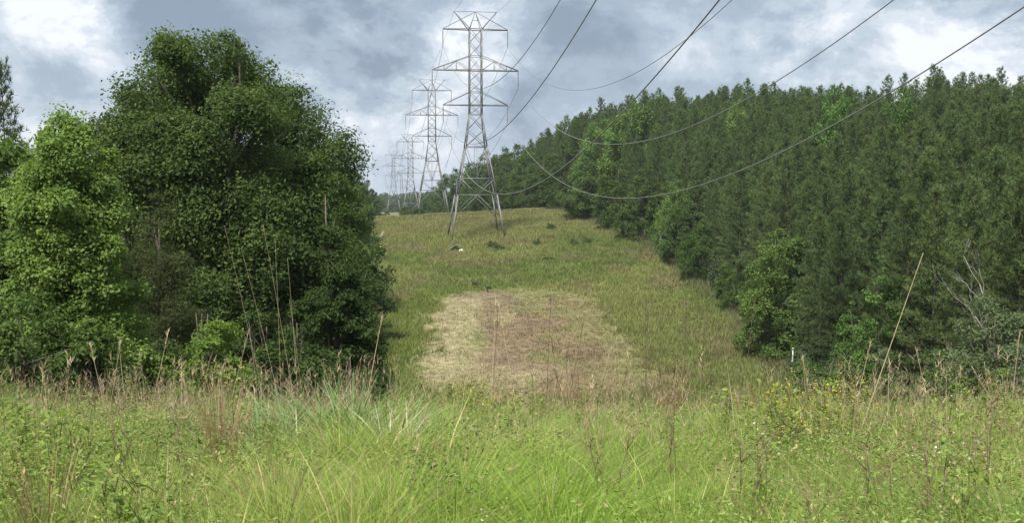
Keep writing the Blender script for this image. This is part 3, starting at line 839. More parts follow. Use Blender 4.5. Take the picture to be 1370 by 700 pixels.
def tower(px, D, label, zb=None, dead=False, sz=1.0, yaw=0.0, wscale=1.0):
    x = (px-685)/F_PX*D
    zb = H1(x, D) if zb is None else zb
    rz = math.atan2(LINE[1], LINE[0])-math.pi/2+yaw
    t = thing('transmission_tower', label, 'pylon', (x, D, zb), rz, 'lattice pylons of the power line'); t.scale = (1, 1, sz)
    thick = wscale*.76
    ca, sa = math.cos(rz), math.sin(rz)
    # legs, each down to its own footing on the slope
    for i, j in CS:
        wx, wy = x+ca*i*4.45-sa*j*4.45, D+sa*i*4.45+ca*j*4.45
        foot = (H1(wx, wy)-zb)/sz-.35
        k = 1+(-foot)*.03
        L = [((i*4.45*k, j*4.45*k, foot), corner(7.1, i, j), .30*thick), (corner(7.1, i, j), corner(15.3, i, j), .27*thick), (corner(15.3, i, j), corner(20.8, i, j), .24*thick)]
        mesh('leg', *bars(L), M_steel, parent=t)
    B = []
    for a in range(4):
        p, q = CS[a], CS[(a+1) % 4]
        mid = lambda z: tuple((A(corner(z, *p))+A(corner(z, *q)))/2)
        for z in (7.1, 9.9, 15.3): B.append((corner(z, *p), corner(z, *q), .17*thick))
        # lower X panels
        B += [(corner(15.3, *p), mid(9.9), .13*thick), (corner(15.3, *q), mid(9.9), .13*thick), (mid(15.3), mid(7.1), .09*thick)]
        B += [(corner(12.4, *p), corner(12.4, *q), .10*thick)]
        B += [(corner(9.9, *p), mid(7.1), .12*thick), (corner(9.9, *q), mid(7.1), .12*thick)]
        B += [(mid(7.1), corner(3.3, *p), .12*thick), (mid(7.1), corner(3.3, *q), .12*thick)]
        B += [(corner(20.8, *p), corner(18.2, *q), .12*thick), (corner(20.8, *q), corner(18.2, *p), .12*thick), (corner(18.2, *p), corner(15.3, *q), .12*thick), (corner(18.2, *q), corner(15.3, *p), .12*thick)]
    mesh('bracing', *bars(B), M_steel, parent=t)
    K = []
    lev = [20.8, 22.4, 24.6, 26.4, 28.3, 30.7, 33.0, 35.2]
    for i, j in CS: K.append((corner(20.8, i, j), corner(35.2, i, j), .20*thick))
    for a in range(4):
        p, q = CS[a], CS[(a+1) % 4]
        for z0, z1 in zip(lev[:-1], lev[1:]):
            K += [(corner(z0, *p), corner(z1, *q), .10*thick), (corner(z0, *q), corner(z1, *p), .10*thick)]
        for z in (20.8, 24.6, 30.7): K.append((corner(z, *p), corner(z, *q), .11*thick))
    mesh('cage', *bars(K), M_steel, parent=t)
    # crossarms
    att = {}
    for i, (zl, zu, ext) in enumerate(((22.4, 24.6, 5.53), (28.3, 30.7, 7.37), (35.2, 38.2, 5.53))):
        b = []
        for s in (-1, 1):
            tip = (s*ext, 0, zl)
            for j in (-1, 1):
                w = bw(zl)
                b.append(((0, j*w, zl), (s*ext, j*.12, zl), .19*thick))
                if i < 2:
                    up = (s*bw(zu), j*bw(zu), zu)
                    b.append((up, (s*ext, j*.12, zl+.05), .13*thick))
                    if i == 1:
                        for f in (.35, .68):
                            lo = (s*(w+(ext-w)*f), j*(w*(1-f)+.12*f), zl); hi = tuple(A(up)*(1-f)+A(tip)*f)
                            hi = (hi[0], j*(bw(zu)*(1-f)+.12*f), hi[2])
                            b.append((lo, hi, .09*thick))
                        lo1 = (s*w, j*w, zl); m1 = tuple(A(up)*.65+A((s*ext, j*.12, zl))*.35)
                        b.append((lo1, m1, .09*thick)); b.append((m1, (s*(w+(ext-w)*.68), j*.4, zl), .08*thick))
            if i == 2: b.append(((0, 0, 38.2), (s*ext, 0, zl+.05), .12*thick))
            L = 2.85
            if dead:
                path = [((s*ext, -1.9, zl-.1), .16), ((s*ext, 1.9, zl-.1), .16)]
            att[('R' if s > 0 else 'L', i)] = (x+ca*s*ext, D+sa*s*ext, zb+(zl-(0 if dead else L))*sz)
            # insulator string with discs
            zz = np.linspace(0, L, 41); rad = np.where(np.arange(41) % 2 == 0, .06, .15)*thick; rad[:4] = .05; rad[-4:] = .06
            pts_ = np.stack([np.full(41, s*ext), zz-L/2 if dead else np.zeros(41), np.full(41, zl) if dead else zl-zz], 1)
            mesh('insulator', *tubes([(pts_, rad)], 7), M_insul, parent=t, smooth=True)
        mesh('crossarm', *bars(b), M_steel, parent=t)
    # top: two horn arms and a middle peak joined by a thin tie
    pk = []
    for s in (-1, 1):
        for j in (-1, 1):
            pk.append(((s*1.02, j*1.02, 35.2), (s*3.65, 0, 38.2), .16*thick))
            pk.append(((s*1.02, j*1.02, 35.2), (0, 0, 38.2), .12*thick))
        att[('G'+('R' if s > 0 else 'L'), 3)] = (x+ca*s*3.65, D+sa*s*3.65, zb+38.2*sz)
        pk.append(((s*3.65, 0, 38.2), (0, 0, 38.2), .10*thick))
    pk.append(((-.5, 0, 36.75), (.5, 0, 36.75), .10*thick))
    mesh('horn_arms', *bars(pk), M_steel, parent=t)
    return att
T1 = tower(636.5, 180, 'nearest and largest steel lattice pylon, standing on the slope of the clearing', zb=-6.55)
T2 = tower(578.5, 297, 'second steel lattice pylon behind and left of the largest one', zb=-4.9)
T3 = tower(549.7, 433, 'third lattice pylon, its legs overlapping those of the second', zb=-12.0, wscale=1.15)
T4 = tower(526.9, 708, 'small leftmost lattice pylon with short side strings of insulators', zb=-8.8, sz=1.07, dead=True, wscale=1.3)
T5 = tower(537.5, 960, 'faint farthest lattice pylon between the third and the leftmost one', zb=-13, wscale=1.2)

# ------------------------------------------------------------------ cables
def cable(A0, B0, sag, rad, label, group, n=70):
    t = np.linspace(0, 1, n)[:, None]
    A0, B0 = A(A0, float), A(B0, float)
    P = A0+(B0-A0)*t; P[:, 2] -= 4*sag*(t*(1-t))[:, 0]
    P = P[(P[:, 1] > -12)]
    o = mesh('power_cable', *tubes([(P-P[0], np.full(len(P), rad))], 6), M_cable, smooth=True)
    o.location = P[0]
    return tag(o, label, 'cable', group)
SPAN = 190.0
FIT = {('R', 0): (6.35, 23.7, 17.98, 'lowest right-hand cable, sagging deepest in front of the pine forest'), ('R', 1): (8.04, 29.94, 18.54, 'middle right-hand cable, sagging across the pine skyline to the top border'),
       ('R', 2): (9.52, 46.17, 22.8, 'top right-hand cable, hanging wholly against the sky'), ('L', 0): (-6.73, 21.56, 16.64, 'lowest left-hand cable, passing behind the legs of the largest pylon'),
       ('L', 1): (-9.09, 24.55, 16.5, 'middle left-hand cable, rising steeply from behind the largest pylon'), ('L', 2): (-6.43, 36.16, 19.25, 'top left-hand cable, nearest the pylon head where it leaves the picture')}
base = A([-6.3, 180])-LINE*SPAN
for k, (lat, z, sag, lb) in FIT.items():
    b = base+NRM*lat
    cable(T1[k], (b[0], b[1], z), sag, .031, lb, 'cables of the nearest span', 140)
for k in (('GR', 3), ('GL', 3)):
    b = base+NRM*(3.65 if k[0] == 'GR' else -3.65)
    cable(T1[k], (b[0], b[1], 46), 7.5, .018, 'thin earth wire rising from the '+('right' if k[0] == 'GR' else 'left')+' horn of the largest pylon', 'earth wires', 90)
names = {0: 'lowest', 1: 'middle', 2: 'top'}
for k in FIT:
    cable(T1[k], T2[k], 7.0, .030, '%s %s cable between the largest and the second pylon' % (names[k[1]], 'right-hand' if k[0] == 'R' else 'left-hand'), 'cables between the first two pylons')
for k in (('GR', 3), ('GL', 3)):
    cable(T1[k], T2[k], 3.0, .02, 'thin earth wire between the heads of the two nearest pylons', 'earth wires between the two nearest pylons')
for a, b, sg in ((T2, T3, 8.5), (T3, T4, 12), (T4, T5, 9)):
    for k in FIT:
        cable(a[k], b[k], sg, .032, 'faint far cable strung beyond the second pylon', 'cables beyond the second pylon', 40)

# ------------------------------------------------------------------ small things in the clearing
def ladder_stand(px, py, D):
    x = (px-685)/F_PX*D; z = H1(x, D)
    t = thing('ladder_stand', 'pale grey ladder stand with a framed seat, leaning at the dark forest edge', 'ladder stand', (x, D, z), .25)
    top = 3.1
    L = [((-.25, -.9, -.1), (-.22, 0, top), .07), ((.25, -.9, -.1), (.22, 0, top), .07)]
    L += [((-.25, -.9+.9*f, top*f), (.25, -.9+.9*f, top*f), .05) for f in np.linspace(.1, .9, 8)]
    mesh('ladder', *bars(L), M_bleached, parent=t)
    S = [((-.4, -.1, top), (.4, -.1, top), .08), ((-.4, .6, top), (.4, .6, top), .08), ((-.4, -.1, top), (-.4, .6, top), .08), ((.4, -.1, top), (.4, .6, top), .08)]
    mesh('platform', *bars(S+[((-.36, .02+k*.11, top+.05), (.36, .02+k*.11, top+.05), .08) for k in range(6)]), M_bleached, parent=t)
    rl = [((s*.4, -.1, top), (s*.4, -.1, top+.75), .06) for s in (-1, 1)]+[((-.4, -.1, top+.75), (.4, -.1, top+.75), .08), ((-.4, .6, top), (-.4, .6, top+1.1), .06), ((.4, .6, top), (.4, .6, top+1.1), .06), ((-.4, .6, top+1.1), (.4, .6, top+1.1), .07)]
    rl += [((-.4, -.1, top+.75), (-.4, .6, top+.75), .06), ((.4, -.1, top+.75), (.4, .6, top+.75), .06)]
    mesh('rail', *bars(rl), M_bleached, parent=t)
    mesh('seat', *bars([((-.3, .42, top+.45), (.3, .42, top+.45), .34)]), M_rock, parent=t)
    mesh('brace', *bars([((0, 0, top*.6), (0, 1.0, top*.62), .06), ((-.3, .5, top), (-.1, 1.2, -.1), .05)]), M_bleached, parent=t)
ladder_stand(888, 328, 143)

def turkey(px, D, label, head_up, rz, sc):
    """one continuous skinned body: tail, back, breast, neck, head, legs and toes"""
    x = (px-685)/F_PX*D; z = H1(x, D)+.12
    v = [(0, 0, .52), (-.16, 0, .50), (-.34, 0, .42), (-.58, 0, .33), (.15, 0, .56), (.24, 0, .66), (.27, 0, .78*head_up), (.28, 0, .90*head_up), (.34, 0, .91*head_up), (.40, 0, .885*head_up)]
    r = [.17, .165, .11, .06, .13, .065, .036, .04, .034, .012]
    e = [(0, 1), (1, 2), (2, 3), (0, 4), (4, 5), (5, 6), (6, 7), (7, 8), (8, 9)]
    for s in (-1, 1):
        i = len(v)
        v += [(-.02, s*.09, .36), (.03, s*.09, .20), (-.02, s*.09, .02), (.10, s*.12, .012), (.11, s*.06, .012), (-.08, s*.09, .012)]
        r += [.075, .026, .018, .012, .012, .012]
        e += [(0, i), (i, i+1), (i+1, i+2), (i+2, i+3), (i+2, i+4), (i+2, i+5)]
    me = bpy.data.meshes.new('turkey'); me.from_pydata(v, e, []); me.materials.append(M_feather)
    o = bpy.data.objects.new('turkey', me); C.objects.link(o)
    sk = o.modifiers.new('skin', 'SKIN')
    lay = me.skin_vertices[0] if len(me.skin_vertices) else None
    if lay is None:
        bpy.context.view_layer.objects.active = o
        bpy.ops.mesh.customdata_skin_add(); lay = me.skin_vertices[0]
    for k, q in enumerate(lay.data): q.radius = (r[k], r[k]); q.use_root = (k == 0)
    o.modifiers.new('sub', 'SUBSURF').levels = 2; o.modifiers['sub'].render_levels = 2
    for p in me.polygons: p.use_smooth = True
    o.location = (x, D, z); o.rotation_euler = (0, 0, rz); o.scale = (sc,)*3
    return tag(o, label, 'turkey', 'turkeys at the edge of the dry patch')
turkey(634, 126, 'dark turkey standing on the green side of the dry patch rim, farther left', 1.0, math.pi-.25, 1.0)
turkey(652, 123, 'dark turkey with a lower head just inside the dry patch, farther right', .92, math.pi+.35, .95)

def rock(px, D, dims, label, seed, name='rock', mat=None):
    import bmesh
    bm = bmesh.new(); bmesh.ops.create_icosphere(bm, subdivisions=3, radius=1)
    rg = np.random.default_rng(seed); k = rg.normal(0, 1, (5, 3))
    for v in bm.verts:
        p = A(v.co); s = 1+.16*sum(math.sin(2.1*p@q+i) for i, q in enumerate(k))/2
        v.co = Vector(p*s*A(dims))
    me = bpy.data.meshes.new(name); bm.to_mesh(me); bm.free(); me.materials.append(mat or M_rock)
    o = bpy.data.objects.new(name, me); C.objects.link(o)
    x = (px-685)/F_PX*D; o.location = (x, D, H1(x, D)+dims[2]*.5)
    return tag(o, label, 'rock')
rock(617, 161, (.30, .24, .20), 'bright white rock lying in the grass below the largest pylon', 5)
x_, D_ = (609-685)/F_PX*161.5, 161.5
ar = np.linspace(0, 1, 12)
P = np.stack([x_-1.0+2.0*ar, np.full(12, D_), H1(x_, D_)+.15+.85*np.sin(ar*2.4)], 1)
ob = mesh('fallen_branch', *tubes([(P-P[0], np.linspace(.07, .03, 12))], 6), M_bleached, smooth=True); ob.location = P[0]
tag(ob, 'pale bent branch arching over weeds beside the white rock', 'branch')
put_shrub(1, x_, 162.2, (.5, .5, .45), 'dark weed clump under the pale bent branch')
a_, b_ = at(805, 432, 108), at(815, 419, 108); a_ = A([a_[0], 108, H1(a_[0], 108)-.1])
ob = mesh('stick', *tubes([limb(A([0, 0, 0]), A([.95, .2, 1.15]), .06, .03, np.random.default_rng(3), 6, .05)], 6), M_bark, smooth=True); ob.location = a_
tag(ob, 'dark broken stick poking up at a slant from the dry patch', 'stick')
def post(px, ytop, D, r, label, lean):
    loc, h = spot(px, ytop, D)
    t = thing('marker_post', label, 'post', loc)
    p = np.stack([np.linspace(0, lean[0], 5), np.linspace(0, lean[1], 5), np.linspace(-.2, h, 5)], 1)
    mesh('shaft', *tubes([(p, np.full(5, r))], 8), M_post, parent=t, smooth=True)
    mesh('cap', *tubes([(A([p[-1], p[-1]+A([0, 0, .12])]), [r*1.5, r*1.4])], 8), M_rock, parent=t)
post(1036, 440, 87, .06, 'thin white marker post in front of the trees at the bend of the clearing', (0, .02))
post(1062, 468, 81, .055, 'short white marker post low in the brush right of the thin one', (.1, 0))

# ------------------------------------------------------------------ plants of the near meadow
def stalk(x0, D, dx, dz, r, label, group, curve=.0, head=True, pale=True, seed=0, z0=0.):
    """single tall dead stalk from the ground at (x0, D)"""
    rg = np.random.default_rng(seed)
    z = H1(x0, D); t = np.linspace(0, 1, 14)
    P = np.stack([dx*t+curve*t*t, rg.normal(0, .04)*t, -.1+(dz+.1)*t], 1)
    c = A([.42, .36, .22]) if pale else A([.14, .105, .07])
    th = thing('dry_stalk', label, 'stalk', (x0, D, z), 0, group)
    V, F = tubes([(P, np.linspace(r, r*.35, 14))], 5)
    mesh('stem', V, F, M_dry, np.broadcast_to(c, (len(V), 3)), th, smooth=True)
    if head:
        m = 26; q = rg.random(m)*.16+.84
        B = np.stack([np.interp(q, t, P[:, k]) for k in range(3)], 1)
        d = rg.normal(0, .014, (m, 2))
        V, F, cc = blades(B, .04+.04*rg.random(m), np.full(m, .005), d, d, np.tile(c*.9, (m, 1)), 2, rg)
        mesh('seed_head', V, F, M_dry, cc, th)
    return th
def stalk_px(x_bot, y_bot, x_top, y_top, D, r, label, group=None, **k):
    b, t_ = at(x_bot, y_bot, D), at(x_top, y_top, D)
    z = H1(b[0], D)
    f = (t_[2]-z)/max(.2, t_[2]-b[2])
    return stalk(t_[0]-(t_[0]-b[0])*f, D, (t_[0]-b[0])*f, t_[2]-z, r, label, group, **k)
stalk_px(1150, 570, 1236, 338, 8.5, .0055, 'longest pale stalk, leaning right in front of the pines', seed=1, head=False)
stalk_px(1338, 548, 1300, 490, 9, .007, 'pale stalk leaning left near the right border', seed=2, head=False)
stalk_px(1330, 540, 1322, 486, 9.6, .005, 'thin upright pale stalk beside the left-leaning one', seed=3, head=False)
for q, (xb, yb, xt, yt) in enumerate(((352, 520, 307, 302), (372, 520, 330, 340), (392, 520, 357, 300), (398, 515, 388, 345), (376, 520, 372, 318), (405, 518, 393, 400), (345, 520, 338, 430))):
    stalk_px(xb, yb, xt, yt, 13+.3*q, .0029, 'tall thin grass stalk rising in front of the big oak', 'tall stalks in front of the oak', seed=10+q, curve=-.05, head=False)
stalk_px(488, 540, 505, 424, 12, .010, 'pale bent stalk with a white tip right of the oak foot', seed=30, curve=.05)
rgk = np.random.default_rng(33)
for q in range(26):
    xb = rgk.uniform(590, 1010); D = rgk.uniform(12.5, 15.5); yt = rgk.uniform(395, 505)
    stalk_px(xb, 540, xb+rgk.normal(-4, 14), yt, D, .006, 'thin dark dead stalk standing against the dry patch and slope', 'dead stalks on the brow before the dry patch', seed=50+q, pale=bool(rgk.random() < .35))
for q in range(16):
    xb = rgk.uniform(60, 330) if q < 7 else rgk.uniform(1040, 1360); D = rgk.uniform(10, 14); yt = rgk.uniform(440, 515)
    lb, gr = ('thin dry stalk standing before the left shrubs', 'dry stalks before the left shrubs') if q < 7 else ('thin dry stalk standing before the right forest edge', 'dry stalks before the right forest edge')
    stalk_px(xb, 540, xb+rgk.normal(8, 18), yt, D, .006, lb, gr, seed=90+q, pale=True)

def blade_clump(name, label, px, py, D, n, h, w, pal, spread, seed, droop=.9, group=None, cat='grass clump'):
    rg = np.random.default_rng(seed)
    x = (px-685)/F_PX*D
    t = thing(name, label, cat, (x, D, H1(x, D)), 0, group)
    a = rg.random(n)*6.283; f = rg.random(n)
    hh = h*(.6+.5*rg.random(n)); d = np.stack([np.cos(a), np.sin(a)], 1)
    P = np.column_stack([d*(.12*spread*rg.random(n))[:, None], np.full(n, -.04)])
    out = d*(spread*hh*(.25+.6*f))[:, None]
    col = mix(pal[0][None], pal[1][None], rg.random(n)[:, None])*(.8+.4*rg.random(n))[:, None]
    V, F, c = blades(P, hh, w*(.6+.8*rg.random(n)), out*.35, out*droop, col, 7, rg)
    k = n//2; per = 7
    sel = np.zeros(len(F), bool).reshape(per, n); sel[:, :k] = True; sel = sel.ravel()
    mesh('blades', V, F, M_grass, c, t)
    return t
P_cane = (A([.090, .160, .045]), A([.23, .30, .125])); P_bleach = (A([.45, .44, .33]), A([.6, .58, .46]))
for q, (px, D, n, h) in enumerate(((345, 8.4, 110, .95), (385, 8.8, 150, 1.0), (425, 9.1, 160, 1.05), (465, 8.9, 170, 1.1), (500, 8.5, 160, 1.0), (528, 8.2, 120, .85))):
    blade_clump('cane_clump', 'clump of long blue-green strap leaves below the oak, with pale dead blades', px, 0, D, n, h*.95, .022, P_cane, 1.15, 120+q, group='strap-leaved clumps below the oak')
for q, (px, D) in enumerate(((395, 8.2), (515, 7.9), (545, 8.1), (330, 8.2), (480, 8.1))):
    blade_clump('dead_clump', 'clump of bleached bent dead blades among the blue-green strap leaves', px, 0, D, 34, .75, .018, P_bleach, 1.1, 140+q, group='bleached clumps among the strap leaves')
P_rust = (A([.20, .125, .075]), A([.34, .24, .14]))
for q, (px, D, n, h, lb) in enumerate(((292, 7.4, 150, .95, 'upright rusty brown clump of dry stems left of the strap-leaved clumps'), (50, 4.9, 90, .8, 'rusty brown clump of dry stems low at the left border'),
                               (435, 8.4, 120, .45, 'low brown matted tussock under the strap-leaved clumps'), (462, 4.3, 130, .42, 'low brown tussock in the grass at the bottom border'),
                               (1000, 12.5, 150, .95, 'greyish dry grass clump on the brow before the bend of the clearing'), (900, 13.5, 160, 1.25, 'reddish dry stem clump on the brow before the dry patch'), (780, 14, 120, 1.2, 'thin reddish stem clump left of the other on the brow'))):
    blade_clump('dry_grass_clump', lb, px, 0, D, n, h, .008, P_rust, .35 if h > .6 else .8, 160+q, droop=.6)

def weed(px, D, h, label, group, seed, pal, leafy=True, flower=None, n_stem=5, spread=.3, lsize=.05, nl=160, cat='weed', name='weed', hx=0.):
    """branching weed: stems > leaves, optional flower heads"""
    rg = np.random.default_rng(seed)
    x = (px-685)/F_PX*D
    t = thing(name, label, cat, (x, D, H1(x, D)), 0, group)
    ps, tips, side = [], [], []
    for s in range(n_stem):
        a = rg.random()*6.283; e = A([math.cos(a)*spread*rg.random()+hx, math.sin(a)*spread*rg.random(), h*rg.uniform(.75, 1.05)])
        p, q = limb(A([rg.normal(0, .03), rg.normal(0, .03), -.05]), e, .0038, .0022, rg, 7, .035); ps.append((p, q)); tips.append(e); side.append(p)
        for b in range(5):
            s0 = p[rg.integers(3, 7)]; e2 = s0+A([rg.normal(0, .07), rg.normal(0, .07), rg.uniform(.05, .16)])
            ps.append((A([s0, (s0+e2)/2+A([0, 0, .01]), e2]), A([.002, .0016, .0014]))); tips.append(e2)
    V, F = tubes(ps, 4); sc_ = A([.15, .16, .06]) if leafy else A([.20, .145, .10])
    mesh('stems', V, F, M_dry, np.broadcast_to(sc_, (len(V), 3)), t, smooth=True)
    if leafy:
        S = np.concatenate(side); idx = rg.integers(0, len(S), nl)
        P = S[idx]+rg.normal(0, .045, (nl, 3)); P[:, 2] = np.maximum(P[:, 2], .05)
        N = rg.normal(0, .45, (nl, 3))+A([0, 0, .8]); N /= np.linalg.norm(N, axis=1)[:, None]
        c = mix(pal[0][None], pal[1][None], rg.random(nl)[:, None])
        V, F, c = leaf_cards(P, N, lsize*(.6+.8*rg.random(nl)), c, rg, .42)
        mesh('leaves', V, F, M_leaf1, c, t)
    if flower is not None:
        col, per, fs = flower
        Tp = np.repeat(A(tips), per, 0); m = len(Tp)
        P = Tp+rg.normal(0, .028, (m, 3))
        N = rg.normal(0, .6, (m, 3))+A([0, 0, .8]); N /= np.linalg.norm(N, axis=1)[:, None]
        c = np.broadcast_to(A(col), (m, 3))*(.7+.5*rg.random(m))[:, None]
        V, F, c = leaf_cards(P, N, fs*(.6+.8*rg.random(m)), c, rg, .9)
        mesh('blossoms', V, F, M_leaf1, c, t)
    return t
YEL, BRN, WHT = (A([.60, .45, .05]), 5, .012), (A([.22, .15, .10]), 14, .013), (A([.62, .55, .48]), 4, .013)
P_weed = (A([.15, .22, .045]), A([.27, .35, .08])); P_weedd = (A([.09, .145, .03]), A([.16, .22, .05]))
for q, (px, D, h) in enumerate(((636, 10.8, .85), (648, 11.2, .95), (625, 10.4, .75), (660, 10.6, .7))):
    weed(px, D, h, 'yellow-flowered plant on the brow left of the dry patch', 'yellow flowers left of the dry patch', 200+q, P_weed, flower=YEL, nl=120)
for q in range(9):
    weed(1045+q*12+rgk.normal(0, 4), 8.6+rgk.uniform(-.5, .5), rgk.uniform(.72, .88), 'golden-flowered plant in the band of blossoms right of the middle', 'golden blossoms right of the middle', 210+q, P_weed, flower=YEL, nl=90, spread=.22)
for q, (px, D, h) in enumerate(((284, 9.6, 1.05), (313, 8.6, .9))):
    weed(px, D, h, ('taller' if q == 0 else 'shorter')+' yellow-flowered plant beside the rusty brown clump', 'yellow flowers by the rusty clump', 225+q, P_weed, flower=YEL, nl=60, n_stem=2, spread=.1)
for q, (px, D, h, lb) in enumerate(((900, 6.4, .92, 'tall brown-headed dead weed in the middle of the meadow'), (1172, 5.2, .78, 'bushy brown dead weed below the longest stalk'), (1245, 5.0, .8, 'brown-headed dead weed right of the bushy one'),
                               (818, 5.8, .70, 'small dark dead weed left of the tall brown-headed one'), (1322, 5.4, .95, 'dark upright dead weed near the right border'), (996, 5.3, .75, 'brown dead weed between the tall one and the golden blossoms'),
                               (150, 7.2, .75, 'dark seeded weed among the leafy weeds on the left'), (240, 6.6, .7, 'dark upright weed left of the rusty clump'), (1105, 4.6, .62, 'low brown dead weed near the bottom border on the right'))):
    weed(px, D, h, lb, 'dead brown weeds of the meadow', 240+q, P_weed, leafy=False, flower=BRN, n_stem=3, spread=.16, name='dead_weed')
for q, (px, D, h) in enumerate(((1285, 5.0, .80), (1268, 5.6, .8), (655, 3.9, .55), (1020, 5.6, .72))):
    weed(px, D, h, ('white-flowered weed low at the right', 'white-flowered weed just left of the lowest white one at the right', 'white-flowered weed at the bottom border in the middle', 'white-flowered weed under the golden blossoms')[q], 'white-flowered weeds', 260+q, P_weed, flower=WHT, n_stem=3, spread=.14)
for q in range(16):
    px, D = rgk.uniform(-10, 240), rgk.uniform(4.2, 8.5)
    weed(px, D, rgk.uniform(.55, .85), 'broad-leaved light green weed of the thicket at the lower left', 'broad-leaved weeds at the lower left', 280+q, P_weed if q % 3 else P_weedd, lsize=.042, nl=330, n_stem=4, spread=.28)
for q in range(18):
    px, D = rgk.uniform(960, 1390), rgk.uniform(8, 13)
    weed(px, D, rgk.uniform(.6, .95), 'leafy green weed on the brow before the right forest edge', 'leafy weeds on the right brow', 310+q, P_weed if q % 2 else P_weedd, lsize=.055, nl=250, n_stem=4, spread=.3)
for q in range(9):
    px, D = rgk.uniform(540, 960), rgk.uniform(10.5, 13.5)
    weed(px, D, rgk.uniform(.6, .95), 'leafy green weed on the brow before the dry patch', 'leafy weeds before the dry patch', 340+q, P_weedd, lsize=.055, nl=230, n_stem=4, spread=.25)
for q in range(10):
    px, D = rgk.uniform(-20, 320), rgk.uniform(10, 15)
    weed(px, D, rgk.uniform(.6, .9), 'leafy green weed on the brow before the left shrubs', 'leafy weeds before the left shrubs', 360+q, P_weedd, lsize=.055, nl=240, n_stem=4, spread=.3)

# ------------------------------------------------------------------ air
HAZE = 0.00015
def haze(dens):
    V = A([(x, y, z) for x in (-3100, 3100) for y in (-80, 4900) for z in (-60, 60)], float)
    lo = min(gz.min()-1, -17); V[:, 2] = np.where(V[:, 2] < 0, lo, 75)
    F = A([[0, 1, 3, 2], [4, 6, 7, 5], [0, 4, 5, 1], [2, 3, 7, 6], [0, 2, 6, 4], [1, 5, 7, 3]])
    m, nt, out = new_mat('haze'); p = nt.nodes.new('ShaderNodeVolumePrincipled')
    p.inputs['Density'].default_value = dens; p.inputs['Color'].default_value = (.78, .86, 1, 1); p.inputs['Anisotropy'].default_value = .2
    nt.links.new(p.outputs[0], out.inputs['Volume'])
    o = mesh('haze', V, F, m); o['kind'] = 'stuff'; o.display_type = 'WIRE'
if HAZE: haze(HAZE)

# ------------------------------------------------------------------ sky, sun, camera
SUN_EL, SUN_AZ = 54.0, 199.0          # azimuth measured clockwise from +Y: behind and to the left of the camera
w = bpy.data.worlds.new('World'); SC.world = w; w.use_nodes = True
nt = w.node_tree; nt.nodes.clear(); N, L = nt.nodes.new, nt.links.new
out = N('ShaderNodeOutputWorld'); bg = N('ShaderNodeBackground'); bg.inputs['Strength'].default_value = .061
sky = N('ShaderNodeTexSky'); sky.sky_type = 'NISHITA'; sky.sun_disc = False
sky.sun_elevation = R(SUN_EL); sky.sun_rotation = R(SUN_AZ); sky.altitude = 100; sky.dust_density = 2
tc = N('ShaderNodeTexCoord')
# flatten directions onto a cloud deck so clouds shrink towards the horizon
sx = N('ShaderNodeSeparateXYZ'); L(tc.outputs['Generated'], sx.inputs[0])
def M(op, a, b=None, c=None):
    n = N('ShaderNodeMath'); n.operation = op
    for i_, v in enumerate((a, b, c)):
        if v is None: continue
        if isinstance(v, (int, float)): n.inputs[i_].default_value = v
        else: L(v, n.inputs[i_])
    return n.outputs[0]
zden = M('ADD', M('MAXIMUM', sx.outputs[2], 0.0), .42)
cxy = N('ShaderNodeCombineXYZ'); L(M('DIVIDE', sx.outputs[0], zden), cxy.inputs[0]); L(M('DIVIDE', sx.outputs[1], zden), cxy.inputs[1])
def noise(scale, detail, rough, off, dist=0.):
    mp = N('ShaderNodeMapping'); mp.inputs['Location'].default_value = off; L(cxy.outputs[0], mp.inputs[0])
    n = N('ShaderNodeTexNoise'); n.inputs['Scale'].default_value = scale; n.inputs['Detail'].default_value = detail
    n.inputs['Roughness'].default_value = rough; n.inputs['Distortion'].default_value = dist
    L(mp.outputs[0], n.inputs['Vector']); return n.outputs[0]
def ramp(src, stops):
    r = N('ShaderNodeValToRGB'); e = r.color_ramp.elements
    while len(e) < len(stops): e.new(.5)
    for el, (p_, c_) in zip(e, stops): el.position = p_; el.color = (*c_, 1)
    r.color_ramp.interpolation = 'EASE'
    L(src, r.inputs[0]); return r.outputs[0]
def mixc(f, a, b):
    m = N('ShaderNodeMix'); m.data_type = 'RGBA'
    if isinstance(f, (int, float)): m.inputs[0].default_value = f
    else: L(f, m.inputs[0])
    for s_, v in ((6, a), (7, b)):
        if isinstance(v, tuple): m.inputs[s_].default_value = (*v, 1)
        else: L(v, m.inputs[s_])
    return m.outputs[2]
def sc10(c, k=10.0): return tuple(q*k for q in c)
def blob(px, py, wide):
    """soft weight around a sky direction"""
    d = at(px, py, 1.0); d = d/np.linalg.norm(d)
    dp = N('ShaderNodeVectorMath'); dp.operation = 'DOT_PRODUCT'; L(tc.outputs['Generated'], dp.inputs[0]); dp.inputs[1].default_value = tuple(d)
    mr = N('ShaderNodeMapRange'); mr.interpolation_type = 'SMOOTHSTEP'; L(dp.outputs['Value'], mr.inputs[0])
    mr.inputs[1].default_value = math.cos(wide/F_PX); mr.inputs[2].default_value = 1.0
    return mr.outputs[0]
def add_all(lst):
    s = lst[0]
    for q in lst[1:]: s = M('ADD', s, q)
    return s
big = noise(2.4, 8, .55, (3.1, 1.7, 0), .25)
dn = N('ShaderNodeTexNoise'); dn.inputs['Scale'].default_value = 7.5; dn.inputs['Detail'].default_value = 10; dn.inputs['Roughness'].default_value = .63; dn.inputs['Distortion'].default_value = .25
dm = N('ShaderNodeMapping'); dm.inputs['Location'].default_value = (2.3, .7, 5.1); dm.inputs['Scale'].default_value = (1, 1, 1.5); L(tc.outputs['Generated'], dm.inputs[0]); L(dm.outputs[0], dn.inputs['Vector'])
puff = dn.outputs[0]
fine = noise(6.5, 10, .6, (7.3, .4, 2), .3)
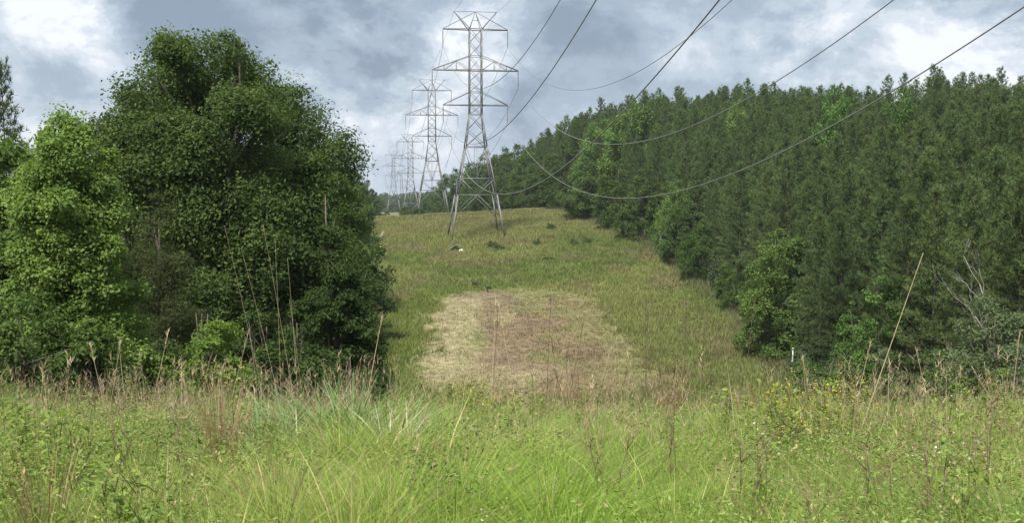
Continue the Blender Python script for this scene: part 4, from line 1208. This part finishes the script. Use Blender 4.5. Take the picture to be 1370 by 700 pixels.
bright = add_all([M('MULTIPLY', blob(px, py, wd), k) for px, py, wd, k in ((80, 15, 95, .15), (150, 50, 60, .12), (480, 100, 150, .15), (655, 45, 90, .14), (1290, 70, 120, .2), (1090, 60, 110, .12), (20, 210, 160, .08), (620, 130, 120, .08), (500, 200, 120, .07))])
darkb = add_all([M('MULTIPLY', blob(px, py, wd), k) for px, py, wd, k in ((390, 15, 240, .15), (520, 30, 150, .10), (880, 40, 220, .09), (780, 150, 160, .06), (250, 40, 120, .1), (1180, 10, 160, .08))])
tex = M('ADD', M('MULTIPLY', M('ADD', M('MULTIPLY', puff, .6), M('ADD', M('MULTIPLY', big, .22), M('MULTIPLY', fine, .18))), 1.5), -.25)
val = M('SUBTRACT', M('ADD', tex, M('MULTIPLY', bright, M('SUBTRACT', M('MULTIPLY', tex, 4.2), 1.1))), darkb)
cloud = ramp(val, [(.26, sc10(lin(137, 152, 169))), (.40, sc10(lin(163, 178, 194))), (.50, sc10(lin(187, 200, 212))), (.58, sc10(lin(213, 221, 231))), (.68, sc10(lin(240, 243, 247)))])
veil = M('MINIMUM', M('MAXIMUM', M('ADD', M('MULTIPLY', val, -1.4), 1.55), .75), .97)
hor = N('ShaderNodeMapRange'); hor.interpolation_type = 'SMOOTHSTEP'; L(sx.outputs[2], hor.inputs[0])
hor.inputs[1].default_value = -.02; hor.inputs[2].default_value = .10; hor.inputs[3].default_value = .45; hor.inputs[4].default_value = 0
c1 = mixc(hor.outputs[0], cloud, sc10(lin(200, 212, 228)))
c2 = mixc(.93, sky.outputs[0], c1)
L(c2, bg.inputs['Color']); L(bg.outputs[0], out.inputs[0])

s = bpy.data.lights.new('sun', 'SUN'); s.energy = 4.0; s.angle = R(8.0); s.color = (1, .95, .87)
so = bpy.data.objects.new('sun', s); C.objects.link(so)
az, el = R(SUN_AZ), R(SUN_EL)
d = Vector((math.sin(az)*math.cos(el), math.cos(az)*math.cos(el), math.sin(el)))
so.rotation_euler = d.to_track_quat('Z', 'Y').to_euler(); so.location = (-40, -40, 80)

cam = bpy.data.cameras.new('camera'); cam.sensor_width = 36; cam.lens = 36*F_PX/1370; cam.clip_start = .05; cam.clip_end = 8000
co = bpy.data.objects.new('camera', cam); C.objects.link(co); co.rotation_euler = (R(90-PITCH), 0, 0)
SC.camera = co
SC.view_settings.view_transform = 'Standard'; SC.view_settings.look = 'None'; SC.view_settings.gamma = 1; SC.view_settings.exposure = 0.95
SC.render.engine = 'CYCLES'
cy = SC.cycles; cy.max_bounces = 6; cy.diffuse_bounces = 3; cy.glossy_bounces = 2; cy.transmission_bounces = 4; cy.volume_bounces = 0; cy.transparent_max_bounces = 4
cy.use_denoising = True
